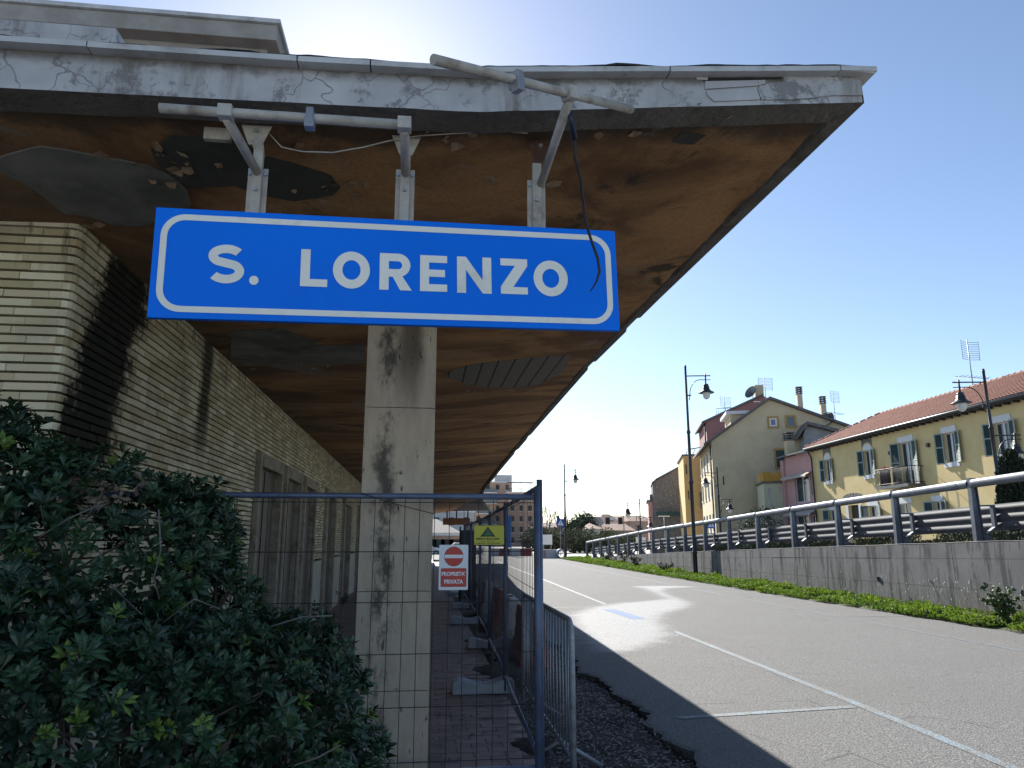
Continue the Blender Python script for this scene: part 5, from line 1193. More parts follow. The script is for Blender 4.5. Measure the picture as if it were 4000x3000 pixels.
# cypress
p = Lat(3985, 2050, 17.5); top = Lat(3985, 1765, 17.5).z
cy_ = empty('cypress_tree', (p.x, p.y, 1.1), 0, 'dark narrow cypress tree behind the guard rail', 'tree')
n = 9000; hh = RNG.power(1.3, n); H_ = top-1.1; hh = 1-hh; rr = .62*np.sqrt(np.clip(1-hh**1.5, 0, 1))*RNG.uniform(.6, 1.05, n); an = RNG.uniform(0, 6.28, n); P = np.stack([rr*np.cos(an), rr*np.sin(an), .1+hh*H_*.98], 1)
D = np.stack([np.cos(an)*.4, np.sin(an)*.4, np.ones(n)], 1)+rdirs(n)*.3; D /= np.linalg.norm(D, axis=1, keepdims=True); V, F = leaves(P, D, perp(D), RNG.uniform(.08, .2, n), .03, .3, 0)
b = NB('cypress foliage'); MT['cypress'] = b.out(b.mix(b.attr('tint'), (.008, .016, .008), (.025, .042, .018)), .8); np_mesh('crown', V, F, MT['cypress'], cy_, 'stuff', col=np.repeat(RNG.random(n), 4)); MB().tube([(0, 0, -.2), (0, 0, H_*.8)], [.09, .02], 7).build('trunk', MT['bark'], cy_)
# --- pink house
ph = empty('pink_house', O, th, 'narrow pink house with ragged awning beside the yellow house', 'house'); px1 = xL-.02; px0 = Y1.px(3072, 1900)[0]
PE = Y1.px(3110, 1775, -.2)[1]
w1 = rect(Y1, c6, 185, 370, 860, 1200); w2 = rect(Y1, c6, 385, 500, 840, 1100); w3 = rect(Y1, c6, 200, 370, 1375, 1500); w4 = rect(Y1, c6, 395, 520, 1365, 1500)
wall_cells(MB(), px0, px1, w1[2]-.1, PE, [w1, w2], 0, .35).build('front_wall', MT['pink_wall'], ph)
wall_cells(MB(), px0, px1, GZ-.3, w1[2]-.102, [w3, w4], 0, .35).build('lower_wall', MT['lilac_wall'], ph)
MB().box(px0, px1, .36, 9, GZ-.3, PE-.01).build('body', MT['pink_wall'], ph)
MB().box(px0-.5, px0-.003, -.15, 6, GZ-.3, PE-.2).build('side_pier', MT['pink_wall'], ph)
for r in (w1, w2): window(ph, *r, sill=False)
for r in (w3, w4): window(ph, *r, sill=False)
def awning(parent, x0, x1, z, d_, drop):
    n = 30; V = []; 
    for k in range(n+1):
        x_ = x0+(x1-x0)*k/n; sg_ = .05*math.sin(k*2.1)
        V += [(x_, -.02, z), (x_, -d_*.6, z-drop*.45+.02*math.sin(k)), (x_, -d_+.04*math.sin(k*1.7), z-drop*.7+sg_*.5), (x_, -d_-.01+.03*math.sin(k*2.3), z-drop-.1*abs(math.sin(k*.8))+sg_)]
    F = [(k*4+i, k*4+i+1, k*4+i+5, k*4+i+4) for k in range(n) for i in range(3)]; return np_mesh('awning', V, F, MT['cloth'], parent, None, True)
awning(ph, px0+.1, px1-.3, w1[3]+.25, .5, .35); awning(ph, px0+.1, px1-.1, w3[3]+.35, .5, .3)
m = MB(); m.hexa([(px0-.9, -.5, PE-.05), (px1+.0, -.5, PE-.0), (px1+.0, 4.5, PE+1.2), (px0-.9, 4.5, PE+1.2)], [(px0-.9, -.5, PE+.08), (px1+.0, -.5, PE+.12), (px1+.0, 4.5, PE+1.35), (px0-.9, 4.5, PE+1.35)]); m.build('roof', MT['slate'], ph)
x_, z_ = Y1.px(3066, 1740, .3); chimney(ph, px0-.2, .6, PE, Y1.px(3066, 1722, .6)[1]-PE-.1, .6)
# grey lean-to behind with flat roof
GE = Frame(33, 58, -rad(16)); gh = empty('grey_extension', (33, 58, 0), -rad(16), 'plain grey rendered extension with dark sloping roof behind the pink house', 'house')
P_ = [GE.px(*q) for q in ((3138, 1700), (3150, 1662), (3300, 1700))]
MB().prism([(P_[0][0], GZ), (P_[2][0]+2, GZ), (P_[2][0]+2, P_[2][1]-.6), (P_[2][0], P_[2][1]), (P_[1][0], P_[1][1]), (P_[0][0], P_[0][1])], (0, 0, 0), (1, 0, 0), (0, 0, 1), (0, 5, 0)).build('wall', simple('bare grey render', (.26, .26, .265), (.34, .34, .345), 1.5, .9, .2, 40), gh)
A, B, C = [Vector((v[0], 0, v[1])) for v in P_]; m = MB(); A = A+Vector((-.5, 0, -.25))
for a, b2 in ((A, B), (B, C)): m.hexa([a+Vector((0, -.5, .01)), b2+Vector((0, -.5, .01)), b2+Vector((0, 5, .01)), a+Vector((0, 5, .01))], [a+Vector((0, -.5, .3)), b2+Vector((0, -.5, .3)), b2+Vector((0, 5, .3)), a+Vector((0, 5, .3))])
m.build('roof', MT['slate'], gh)
p = Lat(3265, 1640, 33); 
dgx = empty('roof_dish', Lat(3240, 1672, 33), 0, 'large satellite dish on the roof of the grey extension', 'dish'); dish(dgx, (0, 0, .6), .7, rad(-60)); antenna(Lat(3268, 1690, 33.5), 3.8, 'television aerial beside the large satellite dish', rad(25), 1.1)
# --- beige gable house (gable towards the viewer)
def cb2(x, y): return 2500+x*.4219, 1350+y*.4219
HA = -rad(16)
G1 = Frame(25, 62, HA); bg = empty('beige_house', (25, 62, 0), HA, 'tall beige gable house with ochre framed attic windows', 'house')
g = lambda x, y, yl=0: G1.px(*cb2(x, y), yl)
ap, le, re_ = g(1198, 500), g(660, 885), g(1895, 760)
lx, ly = le; rx2 = re_[0]+1.5; rzz = re_[1]-.5
wins = [(*[g(1198, 0+700)[0], g(1265, 700)[0]], g(1230, 748)[1], g(1230, 672)[1]), (g(1362, 700)[0], g(1428, 700)[0], g(1395, 745)[1], g(1395, 660)[1]), (g(1262, 1050)[0], g(1352, 1050)[0], g(1305, 1125)[1], g(1305, 970)[1])]
gb = MB(); gb.prism([(lx, -.2), (rx2, -.2), (rx2, rzz), ap, (lx, ly)], (0, .0, 0), (1, 0, 0), (0, 0, 1), (0, 11, 0)); gb.build('gable_wall', MT['beige_wall'], bg)
for k, r in enumerate(wins):
    w_ = empty('window', (0, 0, 0)); w_.parent = bg; t = .17
    m = MB(); m.box(r[0]-t, r[0], -.06, -.002, r[2]-t, r[3]+t); m.box(r[1], r[1]+t, -.06, -.002, r[2]-t, r[3]+t); m.box(r[0], r[1], -.06, -.002, r[3], r[3]+t); m.box(r[0], r[1], -.062, -.002, r[2]-t, r[2]); m.build('surround', MT['ochre_trim'], w_)
    MB().box(r[0], r[1], -.03, -.003, r[2], r[3]).build('pane', MT['glass'] if k == 1 else (MT['louvre'] if k == 2 else simple('painted sky pane', (.10, .14, .20), None, 1, .1)), w_)  # first pane has the sky's reflection painted into its blue
    if k == 0: m = MB(); m.box(r[0], r[0]+.12, -.05, -.031, r[2], r[3]); m.box(r[1]-.12, r[1], -.05, -.031, r[2], r[3]); m.box(r[0]+.12, r[1]-.12, -.05, -.031, r[3]-.12, r[3]); m.box(r[0]+.12, r[1]-.12, -.05, -.031, r[2], r[2]+.12); m.build('frame', MT['white_trim'], w_)
m = MB()
for (a, b2) in ((((lx-.7), ly-.45), ap), (ap, (rx2+.6, rzz-.25))):
    a, b2 = Vector((a[0], 0, a[1]+.02)), Vector((b2[0], 0, b2[1]+.02)); m.hexa([a+Vector((0, -.35, 0)), b2+Vector((0, -.35, 0)), b2+Vector((0, 11.3, 0)), a+Vector((0, 11.3, 0))], [a+Vector((0, -.35, .22)), b2+Vector((0, -.35, .22)), b2+Vector((0, 11.3, .22)), a+Vector((0, 11.3, .22))])
m.build('roof', MT['slate'], bg)
for k in range(4):  # street side windows seen edge on
    for z_ in (2.4, 5.4, 8.0):
        y_ = 1.2+k*2.7; w_ = empty('window', (0, 0, 0)); w_.parent = bg
        MB().box(lx-.05, lx-.002, y_, y_+.9, z_, z_+1.5).build('shutter', MT['louvre'], w_); MB().box(lx-.12, lx-.052, y_-.1, y_+1.0, z_-.12, z_-.002).build('sill', MT['white_trim'], w_)
MB().tube([(lx-.15, -.12, ly-.3), (lx-.15, -.1, 0)], .07, 6).build('downpipe', MT['dark_metal'], bg)
chx = g(1482, 560, 3); chimney(bg, chx[0], 3, chx[1]-1.5, 2.6, .45); chx = g(1702, 650, 3); chimney(bg, chx[0], 3, chx[1]-1.5, 2.6, .45)
d0, d1 = g(835, 640, 2), g(1010, 640, 2)
m = MB(); m.box(d0[0], d1[0]+1, 2, 6, d0[1]-2.5, d0[1]); m.build('dormer', MT['beige_wall'], bg); MB().box(d0[0]-.4, d1[0]+1.2, 1.7, 6.2, d0[1]+.002, d0[1]+.3).build('dormer_roof', MT['white_trim'], bg)
MB().box(g(770, 1210)[0]-.05, g(770, 1210)[0]+.05, -.05, -.002, g(770, 1290)[1], g(770, 1210)[1]).build('anchor_bar', MT['dark_metal'], bg)
p = G1.W(g(1165, 500, 6)[0], 6, ap[1]-.6); antenna(p, g(1165, 290, 6)[1]-ap[1]+.6, 'slim television aerial behind the beige gable', 0, 1.3)
# cream lean-to with amber parapet
ce = empty('cream_lean_to', (29, 56.5, 0), HA, 'small cream lean-to with peeling amber parapet before the beige gable', 'house'); G2 = Frame(29, 56.5, HA); q = lambda x, y: G2.px(*cb2(x, y))
x0, x1 = q(1150, 1400)[0], q(1370, 1400)[0]; zt1 = q(1250, 1275)[1]; cw = [(q(1190, 1400)[0], q(1225, 1400)[0], q(1208, 1480)[1], q(1208, 1320)[1]), (q(1285, 1340)[0], q(1315, 1340)[0], q(1300, 1370)[1], q(1300, 1312)[1])]
wall_cells(MB(), x0, x1+1, 0, zt1, cw, 0, .3).build('wall', MT['cream_wall'], ce); MB().box(x0, x1+1, .31, 3.1, 0, zt1-.01).build('body', MT['cream_wall'], ce); MB().box(x0-.15, x1+1, -.15, 3.1, zt1+.002, zt1+.15).build('ledge', MT['slate'], ce); MB().box(x0, x1+1, .05, 3.1, zt1+.152, q(1250, 1170)[1]).build('parapet', MT['amber_wall'], ce)
for r in cw: window(ce, *r, sill=False, panes=1)
# mauve taller house behind
G3 = Frame(29, 76, HA); mv = empty('mauve_house', (29, 76, 0), HA, 'mauve gable house rising behind the beige one', 'house'); q = lambda x, y, yl=0: G3.px(*cb2(x, y), yl)
a, b2, c = q(612, 705), q(1115, 465), q(1150, 520)
MB().prism([(a[0], 0), (c[0]+6, 0), (c[0]+6, c[1]-3), (b2[0]+.3, b2[1]), (a[0], a[1])], (0, 0, 0), (1, 0, 0), (0, 0, 1), (0, 9, 0)).build('gable_wall', MT['mauve_wall'], mv)
m = MB(); A, B = Vector((a[0]-.5, 0, a[1]-.2)), Vector((b2[0]+.3, 0, b2[1]+.03)); m.hexa([A+Vector((0, -.3, 0)), B+Vector((0, -.3, 0)), B+Vector((0, 9, 0)), A+Vector((0, 9, 0))], [A+Vector((0, -.3, .2)), B+Vector((0, -.3, .2)), B+Vector((0, 9, .2)), A+Vector((0, 9, .2))]); m.build('roof', MT['slate'], mv)
MB().tube([(a[0]-.2, -.15, a[1]-.2), (a[0]-.2, -.15, 0)], .09, 6).build('downpipe', MT['dark_metal'], mv)
t = q(1095, 370, 1); m = MB().box(t[0]-.45, t[0]+.45, .6, 1.4, b2[1]-1, t[1]); m.build('chimney', MT['beige_wall'], mv); dish(mv, (t[0]-.75, .4, t[1]-1.0), .75, rad(-50))
r0, r1 = q(705, 580, 4), q(860, 580, 4); m = MB(); 
for k in range(10): x_ = r0[0]+(r1[0]-r0[0])*k/9; m.tube([(x_, 4, r0[1]-1.4), (x_, 4, r0[1])], .03, 4)
m.tube([(r0[0], 4, r0[1]), (r1[0], 4, r0[1])], .04, 4); m.build('terrace_railing', MT['galv_dull'], mv)
antenna(G3.W(q(785, 560, 4)[0], 4, r0[1]-1.6), 3.0, 'boxy television aerial on the mauve house terrace', .3, 1.3)
# ochre house
G4 = Frame(29, 80, HA); oh = empty('ochre_house', (29, 80, 0), HA, 'ochre flat roofed house with iron balcony and roof railing', 'house'); q = lambda x, y, yl=0: G4.px(*cb2(x, y), yl)
a, b2 = q(398, 1022), q(640, 1022); MB().box(a[0], b2[0]+4, 0, 9, 0, a[1]).build('wall', MT['ochre_wall'], oh); MB().box(a[0]-.15, b2[0]+4, -.15, 9.1, a[1]+.002, a[1]+.18).build('cornice', MT['slate'], oh)
m = MB(); r1 = q(610, 955); m.tube([(a[0]+.4, .3, a[1]), (a[0]+.4, .3, r1[1]-.3), (a[0]+.8, .3, r1[1]), (b2[0]+1, .3, r1[1]+.5)], .06, 5); m.tube([(a[0]+.4, .3, a[1]+.8), (b2[0]+1, .3, a[1]+1.2)], .05, 5)
for k in range(5): m.tube([(a[0]+1+k*1.6, .3, a[1]), (a[0]+1.4+k*1.6, .3, r1[1]+.08*k)], .05, 5)
m.build('roof_railing', MT['galv_dull'], oh)
a1, b1 = q(555, 1480), q(655, 1390); MB().box(a1[0], b1[0], -1.2, -.003, a1[1]-.25, a1[1]).build('balcony', MT['gutter'], oh)
m = MB()
for k in range(12): x_ = a1[0]+(b1[0]-a1[0])*k/11; m.tube([(x_, -1.15, a1[1]), (x_, -1.15, b1[1]+.3)], .03, 4)
m.tube([(a1[0], -1.15, b1[1]+.3), (b1[0], -1.15, b1[1]+.3)], .04, 4); m.tube([(a1[0], -.02, b1[1]+.3), (a1[0], -1.15, b1[1]+.3)], .04, 4); m.build('railing', MT['dark_metal'], oh)
for x_, ya, yb in ((425, 1100, 1190), (447, 1345, 1425)): u = q(x_, ya); v = q(x_+6, yb); m = MB(); m.tube([(u[0], -.04, u[1]), (v[0], -.04, v[1])], .06, 5); m.build('anchor_bar', MT['dark_metal'], oh)
for xa, xb, ya, yb in ((588, 640, 1020, 1085),): u, v = q(xa, yb), q(xb, ya); MB().box(u[0], v[0], -.05, -.002, u[1], v[1]).build('brick_panel', MT['mauve_wall'], oh)
# rubble stone house end
G5 = Frame(30, 92, HA); sh5 = empty('stone_house', (30, 92, 0), HA, 'grey rubble stone house end with sloping roof line', 'house'); q = lambda x, y, yl=0: G5.px(*cb2(x, y), yl)
P5 = [q(118, 1640), q(418, 1640), q(398, 1112), q(150, 1250), q(116, 1280)]; P5[0] = (q(122, 1500)[0], -.2); P5[1] = (P5[2][0]+.4, -.2)
MB().prism(P5, (0, 0, 0), (1, 0, 0), (0, 0, 1), (0, 8, 0)).build('wall', MT['rubble'], sh5)
m = MB(); A, B, C = [Vector((v[0], 0, v[1])) for v in (P5[4], P5[3], P5[2])]
for a, b2 in ((A, B), (B, C)): m.hexa([a+Vector((-.1, -.2, .01)), b2+Vector((0, -.2, .01)), b2+Vector((0, 8, .01)), a+Vector((-.1, 8, .01))], [a+Vector((-.1, -.2, .22)), b2+Vector((0, -.2, .22)), b2+Vector((0, 8, .22)), a+Vector((-.1, 8, .22))])
m.build('roof', MT['slate'], sh5)
sm_ = MB()
for k in range(70):
    x_ = random.uniform(P5[0][0]+.4, P5[1][0]-.5); z_ = random.uniform(1.5, 9.5); 
    if z_ > P5[4][1]+(x_-P5[4][0])*.55-.4: continue
    s_ = random.uniform(.08, .2); sm_.box(x_, x_+s_*1.5, -.04-random.random()*.05, .01, z_, z_+s_*.6)
sm_.build('proud_stones', simple('pale stone', (.25, .24, .23), (.36, .35, .33), 5, .9), sh5, 'stuff')
u, v = q(150, 1560), q(415, 1535); MB().box(u[0], v[0], -1.2, -.003, u[1]-.2, u[1]+.25).build('green_canopy', simple('dark green canopy', (.02, .06, .06), (.03, .09, .085), 4, .7), sh5)
u = q(78, 1445); v = q(118, 1445); ps_ = empty('pink_outbuilding', (30, 92, 0), HA, 'pink sliver of house left of the rubble stone wall', 'house'); MB().box(u[0], v[0], .5, 6, -.2, u[1]).build('wall', MT['pink_wall'], ps_); MB().box(u[0]-.2, v[0]-.002, .3, 6.2, u[1]+.002, u[1]+.25).build('roof', MT['slate'], ps_); MB().box(u[0]+.2, u[0]+.8, 1, 1.6, u[1]+.252, u[1]+1.0).build('chimney', MT['rubble'], ps_)
# oleander like shrub before the beige house
p = atY(2940, 2060, 55); os_ = empty('tall_shrub', (p.x, p.y, .3), 0, 'spiky grey green shrub before the beige gable house', 'shrub'); n = 1500; P = np.stack([RNG.normal(0, 1.15, n), RNG.normal(0, .8, n), RNG.uniform(.1, 3.6, n)], 1); P[:, 0] += .5; P[:, 2] *= np.exp(-((P[:, 0]-1)/2.4)**2); D = rdirs(n)*.7+np.array([0, 0, .6]); D /= np.linalg.norm(D, axis=1, keepdims=True); V, F = leaves(P, D, perp(D), RNG.uniform(.3, .8, n), .05, .2, .25)
b = NB('grey green long leaf'); MT['olive_leaf'] = b.out(b.mix(b.attr('tint'), (.035, .045, .025), (.11, .12, .08)), .7); np_mesh('foliage', V, F, MT['olive_leaf'], os_, 'stuff', col=np.repeat(RNG.random(n), 4))
m = MB()
for k in range(9): m.tube([(0, 0, -.3), (random.uniform(-1.5, 2), random.uniform(-.6, .6), random.uniform(1.5, 3))], [.04, .012], 5)
m.build('stems', MT['bark'], os_)
# ------------------------------------------------------------------ far end of the street
# back of another name sign hanging from the far end of the canopy
hs = empty('hanging_board', (0, 0, 0), 0, 'brown backed board hanging on three straps from the far canopy end', 'sign'); Yh = 56
a, b2 = atY(1730, 2050, Yh), atY(1836, 2024, Yh)
MB().box(a.x, b2.x, Yh, Yh+.15, a.z, b2.z).build('panel', simple('rusty brown back panel', (.16, .075, .045), (.22, .11, .07), 3, .8), hs)
for t in (.15, .5, .92): x_ = a.x+(b2.x-a.x)*t; MB().box(x_-.05, x_+.05, Yh+.03, Yh+.09, b2.z+.002, zs(2.0)+.0).build('strap', MT['dark_metal'], hs)
# apartment block
def block(name, pxl, pxr, pyt, Y_, wall, label, floors, cols, depth=14, balc=True, zbase=G0, win=(1.0, 1.5)):
    p, q = atY(pxl, pyt, Y_), atY(pxr, pyt, Y_); e = empty(name, (p.x, Y_, zbase), 0, label, 'building'); w_ = q.x-p.x; H_ = p.z-zbase
    MB().box(0, w_, 0, depth, 0, H_).build('wall', wall, e); MB().box(-.3, w_+.3, -.3, depth, H_+.003, H_+.3).build('roof_slab', MT['white_plain'], e)
    fh = H_/floors
    for f in range(floors):
        for c in range(cols):
            x_ = w_*(c+.5)/cols; z_ = f*fh+fh*.28; o = MB().box(x_-win[0]/2, x_+win[0]/2, -.04, -.002, z_, z_+win[1]).build('window', MT['eave_wood'] if (f+c) % 3 else MT['louvre'], e)
            MB().box(x_-win[0]/2-.1, x_+win[0]/2+.1, -.15, -.042, z_-.12, z_-.002).build('sill', MT['white_plain'], o)
        if balc and f > 0:
            MB().box(w_*.08, w_*.6, -1.3, -.003, f*fh-.1, f*fh+.1).build('balcony', MT['white_plain'], e); MB().box(w_*.08, w_*.6, -1.32, -1.25, f*fh+.102, f*fh+1.0).build('parapet', MT['gutter'], e)
    return e, w_, H_
MT['salmon_wall'] = plaster('salmon render', (.40, .26, .19), (.46, .31, .23)); MT['grey_white'] = plaster('pale grey render', (.42, .42, .42), (.5, .5, .5))
e, w_, H_ = block('apartment_block', 1850, 2000, 1884, 210, MT['salmon_wall'], 'salmon apartment block with white balconies beyond the canopy edge', 6, 4)
m = MB(); m.box(w_*.55, w_, 0, 6, H_+.32, H_+2.2); m.build('penthouse', MT['grey_white'], e)
e, w_, H_ = block('apartment_block', 1985, 2086, 1925, 205, MT['salmon_wall'], 'salmon apartment block topped by a roof terrace pergola', 5, 3, balc=False)
m = MB()
for x_ in (0, w_*.5, w_): m.tube([(x_, .1, H_+.3), (x_, .1, H_+3.2)], .07, 4); m.tube([(x_, 5, H_+.3), (x_, 5, H_+3.2)], .07, 4)
for k in range(9): m.tube([(0, .1+k*.6, H_+3.2), (w_, .1+k*.6, H_+3.0)], .05, 4)
m.build('pergola', MT['galv_dull'], e)
m = MB()
for k in range(26): m.tube([(w_*k/25, -.2, H_+.3), (w_*k/25, -.2, H_+1.3)], .04, 4)
m.tube([(0, -.2, H_+1.3), (w_, -.2, H_+1.3)], .05, 4); m.build('terrace_railing', MT['dark_metal'], e)
block('low_building', 1560, 1850, 2000, 140, MT['grey_white'], 'long pale grey building closing the view under the canopy', 2, 5, balc=False)
e, w_, H_ = block('warehouse', 1600, 1795, 2092, 88, MT['salmon_wall'], 'low salmon warehouse with dark pitched roof behind the white car', 1, 6, 8, False, win=(1.4, 1.2))
MB().hexa([(-1, -.5, H_+.31), (w_+.3, -.5, H_+.31), (w_+.3, 8, H_+.31), (-1, 8, H_+.31)], [(-1, 3.4, H_+2.0), (w_*.55, 3.4, H_+2.0), (w_*.55, 4.0, H_+2.0), (-1, 4.0, H_+2.0)]).build('roof', MT['slate'], e)
# white parked car seen through the fence
def car(loc, rz, label):
    e = empty('parked_car', loc, rz, label, 'car'); paint = simple('white car paint', (.7, .7, .7), None, 1, .25, spec=.6)
    prof = [(-2.05, .28), (2.05, .28), (2.08, .6), (1.95, .82), (1.05, .95), (.45, 1.42), (-1.2, 1.46), (-1.85, 1.0), (-2.08, .9)]
    MB().prism(prof, (0, -.85, 0), (1, 0, 0), (0, 0, 1), (0, 1.7, 0)).build('body', paint, e, bevel=.06)
    for x0, x1 in ((-.35, .72), (-1.3, -.45)): MB().prism([(x0, .95), (x1, .95), (x1-.38 if x1 > 0 else x1, 1.36), (x0, 1.38)], (0, -.856, 0), (1, 0, 0), (0, 0, 1), (0, .004, 0)).build('side_window', MT['glass'], e)
    for x_ in (-1.3, 1.3):
        for y_ in (-.86, .66):
            w_ = MB().tube([(x_, y_, .32), (x_, y_+.2, .32)], .32, 20).build('wheel', MT['rubber'], e); MB().tube([(x_, y_-.01, .32), (x_, y_+.21, .32)], .19, 12).build('rim', MT['galv_dull'], w_)
    for y_ in (-.6, .6): MB().box(2.0, 2.09, y_-.18, y_+.18, .62, .75).build('headlight', MT['globe'], e)
    MB().box(.6, .7, -.98, -.86, .95, 1.07).build('mirror', paint, e)
p = atZ(1700, 2166, 0); car((p.x-1.2, p.y+.9, G0), 0, 'white car parked beyond the far end of the pavement')
for px, py, lb in ((1760, 2146, 'white car standing before the low salmon warehouse'),):
    p = atZ(px, py, 0); car((p.x, min(p.y, 85), G0), random.uniform(-.1, .1), lb)
p = atY(1997, 2010, 75); e = empty('blue_banner', (p.x, 75, G0), 0, 'tall blue flag banner on a pole behind the mesh fence', 'banner'); MB().tube([(0, 0, 0), (0, 0, p.z-G0)], .05, 6).build('pole', MT['galv_dull'], e); MB().box(-.45, -.06, -.01, .01, 1.0, p.z-G0-.1).build('flag', simple('blue banner cloth', (.02, .14, .45), (.03, .17, .5), 3, .7), e)
# barriers across the road
for k, (px, mt, lb) in enumerate([(1932, 'jersey_white', 'white plastic barrier in the row closing the road, beside the fence'), (1972, 'jersey_red', 'red plastic barrier in the row closing the road'), (2012, 'jersey_white', 'white plastic barrier right of the red one across the road'), (2055, 'jersey_red', 'second red plastic barrier in the row across the road'), (2112, 'jersey_pink', 'sun bleached pink barrier beside a pale one across the road'), (2156, 'jersey_white', 'pale barrier next to the concrete pipe across the road')]):
    p = atZ(px, 2181 if px > 2080 else 2172, 0); jersey(p.x, p.y, rad(90)+random.uniform(-.15, .15), MT[mt], lb, 'plastic barriers closing the road', 0, 1.15)
p = atZ(2195, 2182, 0); cp = MB(); n = 20
V = [(math.cos(2*math.pi*k/n)*r_, y_, .42+math.sin(2*math.pi*k/n)*r_) for y_, r_ in ((0, .42), (0, .32), (1.2, .32), (1.2, .42)) for k in range(n)]
cp.add(V, [(i*n+k, i*n+(k+1) % n, ((i+1) % 4)*n+(k+1) % n, ((i+1) % 4)*n+k) for i in range(4) for k in range(n)], True); o = cp.build('concrete_pipe', MT['concrete_foot']); o.location = (p.x, p.y, .0); tag(o, 'short concrete pipe lying at the end of the verge', 'pipe')
# pedestrian crossing signs
def crossing(loc, h, s_, label, rz=0):
    e = empty('crossing_sign', loc, rz, label, 'sign', 'crossing signs'); MB().tube([(0, 0, 0), (0, 0, h)], .035, 6).build('post', MT['galv_dull'], e)
    pl = MB().box(-s_/2, s_/2, -.05, -.036, h-s_, h).build('plate', simple('blue road sign', (.006, .08, .40), None, 1, .45), e); c = h-s_/2
    flat('triangle', [(-s_*.4, c-s_*.34), (s_*.4, c-s_*.34), (0, c+s_*.38)], -.052, MT['notice_white'], pl)
    m = MB(); k = s_
    for P in ([(-.03, .1), (.03, .1), (.05, -.06), (-.05, -.06)], [(-.05, -.06), (.0, -.06), (-.07, -.24), (-.12, -.24)], [(.0, -.06), (.05, -.06), (.12, -.24), (.07, -.24)], [(-.03, .17), (.03, .17), (.03, .11), (-.03, .11)], [(-.2, -.30), (-.12, -.30), (-.10, -.26), (-.17, -.26)], [(.12, -.30), (.2, -.30), (.17, -.26), (.10, -.26)]): m.add([(x_*k, -.053, c+z_*k) for x_, z_ in P], [tuple(range(4))])
    m.build('walking_figure', MT['black_ink'], pl)
p = atY(2189, 2027, 70); crossing((p.x, p.y, G0), p.z-G0, .72, 'blue pedestrian crossing sign beside the far street lamp on the road')
p = atY(2776, 2030, 50); crossing((p.x, p.y, .5), p.z-.5, .6, 'blue pedestrian crossing sign behind the guard rail before the ochre house')
# traffic lights seen from behind, on mast arms
for k, (px, lb) in enumerate([(2373, 'black traffic light box on a mast arm beside the grey church wall'), (2423, 'black traffic light box hung over the far red roofs')]):
    t = atY(px, 2024, 96); e = empty('traffic_light', (t.x+2.2, 96, G0), 0, lb, 'traffic light', 'far traffic lights'); MB().tube([(0, 0, 0), (0, 0, t.z-G0+.3), (-2.2, 0, t.z-G0+.3)], .07, 6).build('mast', MT['galv_dull'], e)
    MB().box(-2.5, -1.9, -.12, .12, t.z-G0-.8, t.z-G0+.1).build('backing_board', MT['rubber'], e)
    for q in range(3): MB().tube([(-2.2, -.13, t.z-G0-.05-.25*q), (-2.2, -.2, t.z-G0-.05-.25*q)], .09, 8).build('lens_hood', MT['rubber'], e)
# distant houses with tiled roofs
def far_house(pxl, pxr, pye, pyr, Y_, wall, roof, label, sky=0, hip=.25):
    p, q = atY(pxl, pye, Y_), atY(pxr, pye, Y_); zr = atY(pxl, pyr, Y_+4).z; e = empty('far_house', (p.x, Y_, G0), 0, label, 'house', 'distant houses'); w_ = q.x-p.x; ze = p.z-G0; zr -= G0; zr = max(zr, ze+1)
    MB().box(0, w_, 0, 9, 0, ze).build('wall', wall, e); h_ = w_*hip
    m = MB(); m.add([(-.5, -.5, ze), (w_+.5, -.5, ze), (w_+.5, 9.5, ze), (-.5, 9.5, ze), (h_, 4.5, zr), (w_-h_, 4.5, zr)], [(0, 1, 5, 4), (2, 3, 4, 5), (1, 2, 5), (3, 0, 4), (3, 2, 1, 0)]); rf = m.build('roof', roof, e)
    nrm = Vector((0, -(zr-ze), 5)).normalized()
    for k in range(sky):
        t = .5; x_ = h_+(w_-2*h_)*(k+.5)/max(1, sky); c = Vector((x_, -.5+5*t, ze+(zr-ze)*t))+nrm*.06; d = Vector((0, 5, zr-ze)).normalized(); m = MB(); m.add([c+Vector((-.5, 0, 0))-d*.6, c+Vector((.5, 0, 0))-d*.6, c+Vector((.5, 0, 0))+d*.6, c+Vector((-.5, 0, 0))+d*.6], [(0, 1, 2, 3)]); m.build('skylight', simple('skylight glass', (.3, .33, .36), None, 1, .15), rf)
    for k in range(max(1, int(w_/4))): MB().box(1.2+k*4, 2.2+k*4, -.04, -.002, ze-2.2, ze-.8).build('window', MT['eave_wood'], e)
MT['far_roof'] = simple('dusty terracotta roof', (.17, .105, .08), (.23, .145, .11), .8, .9); MT['umber_wall'] = plaster('umber render', (.26, .2, .17), (.31, .25, .21))
far_house(2345, 2430, 2050, 2008, 150, MT['umber_wall'], MT['far_roof'], 'distant hip roofed house with two skylights behind the traffic lights', 2, .35)
far_house(2395, 2475, 2040, 2017, 165, MT['salmon_wall'], MT['far_roof'], 'distant low roofed house with a row of skylights', 3, .15)
far_house(2462, 2545, 2036, 2014, 155, MT['salmon_wall'], MT['far_roof'], 'distant pinkish house left of the rubble stone wall', 0, .1)
far_house(2385, 2470, 2072, 2045, 120, MT['umber_wall'], MT['far_roof'], 'distant house with long sloping tiled roof behind the guard rail', 0, .0)
far_house(2300, 2368, 2075, 2018, 140, simple('dark grey render', (.17, .165, .165), (.21, .2, .2), 1, .9), MT['slate'], 'dark grey hall with plain steep roof beside the big tree', 0, .0)  # hall walls in their own dark grey colour
far_house(2312, 2344, 2066, 2054, 118, MT['grey_white'], MT['far_roof'], 'tiny white gable house before the grey hall', 0, .45)
far_house(2105, 2205, 2060, 2040, 150, MT['umber_wall'], MT['far_roof'], 'long brown house behind the bare tree', 1, .05)
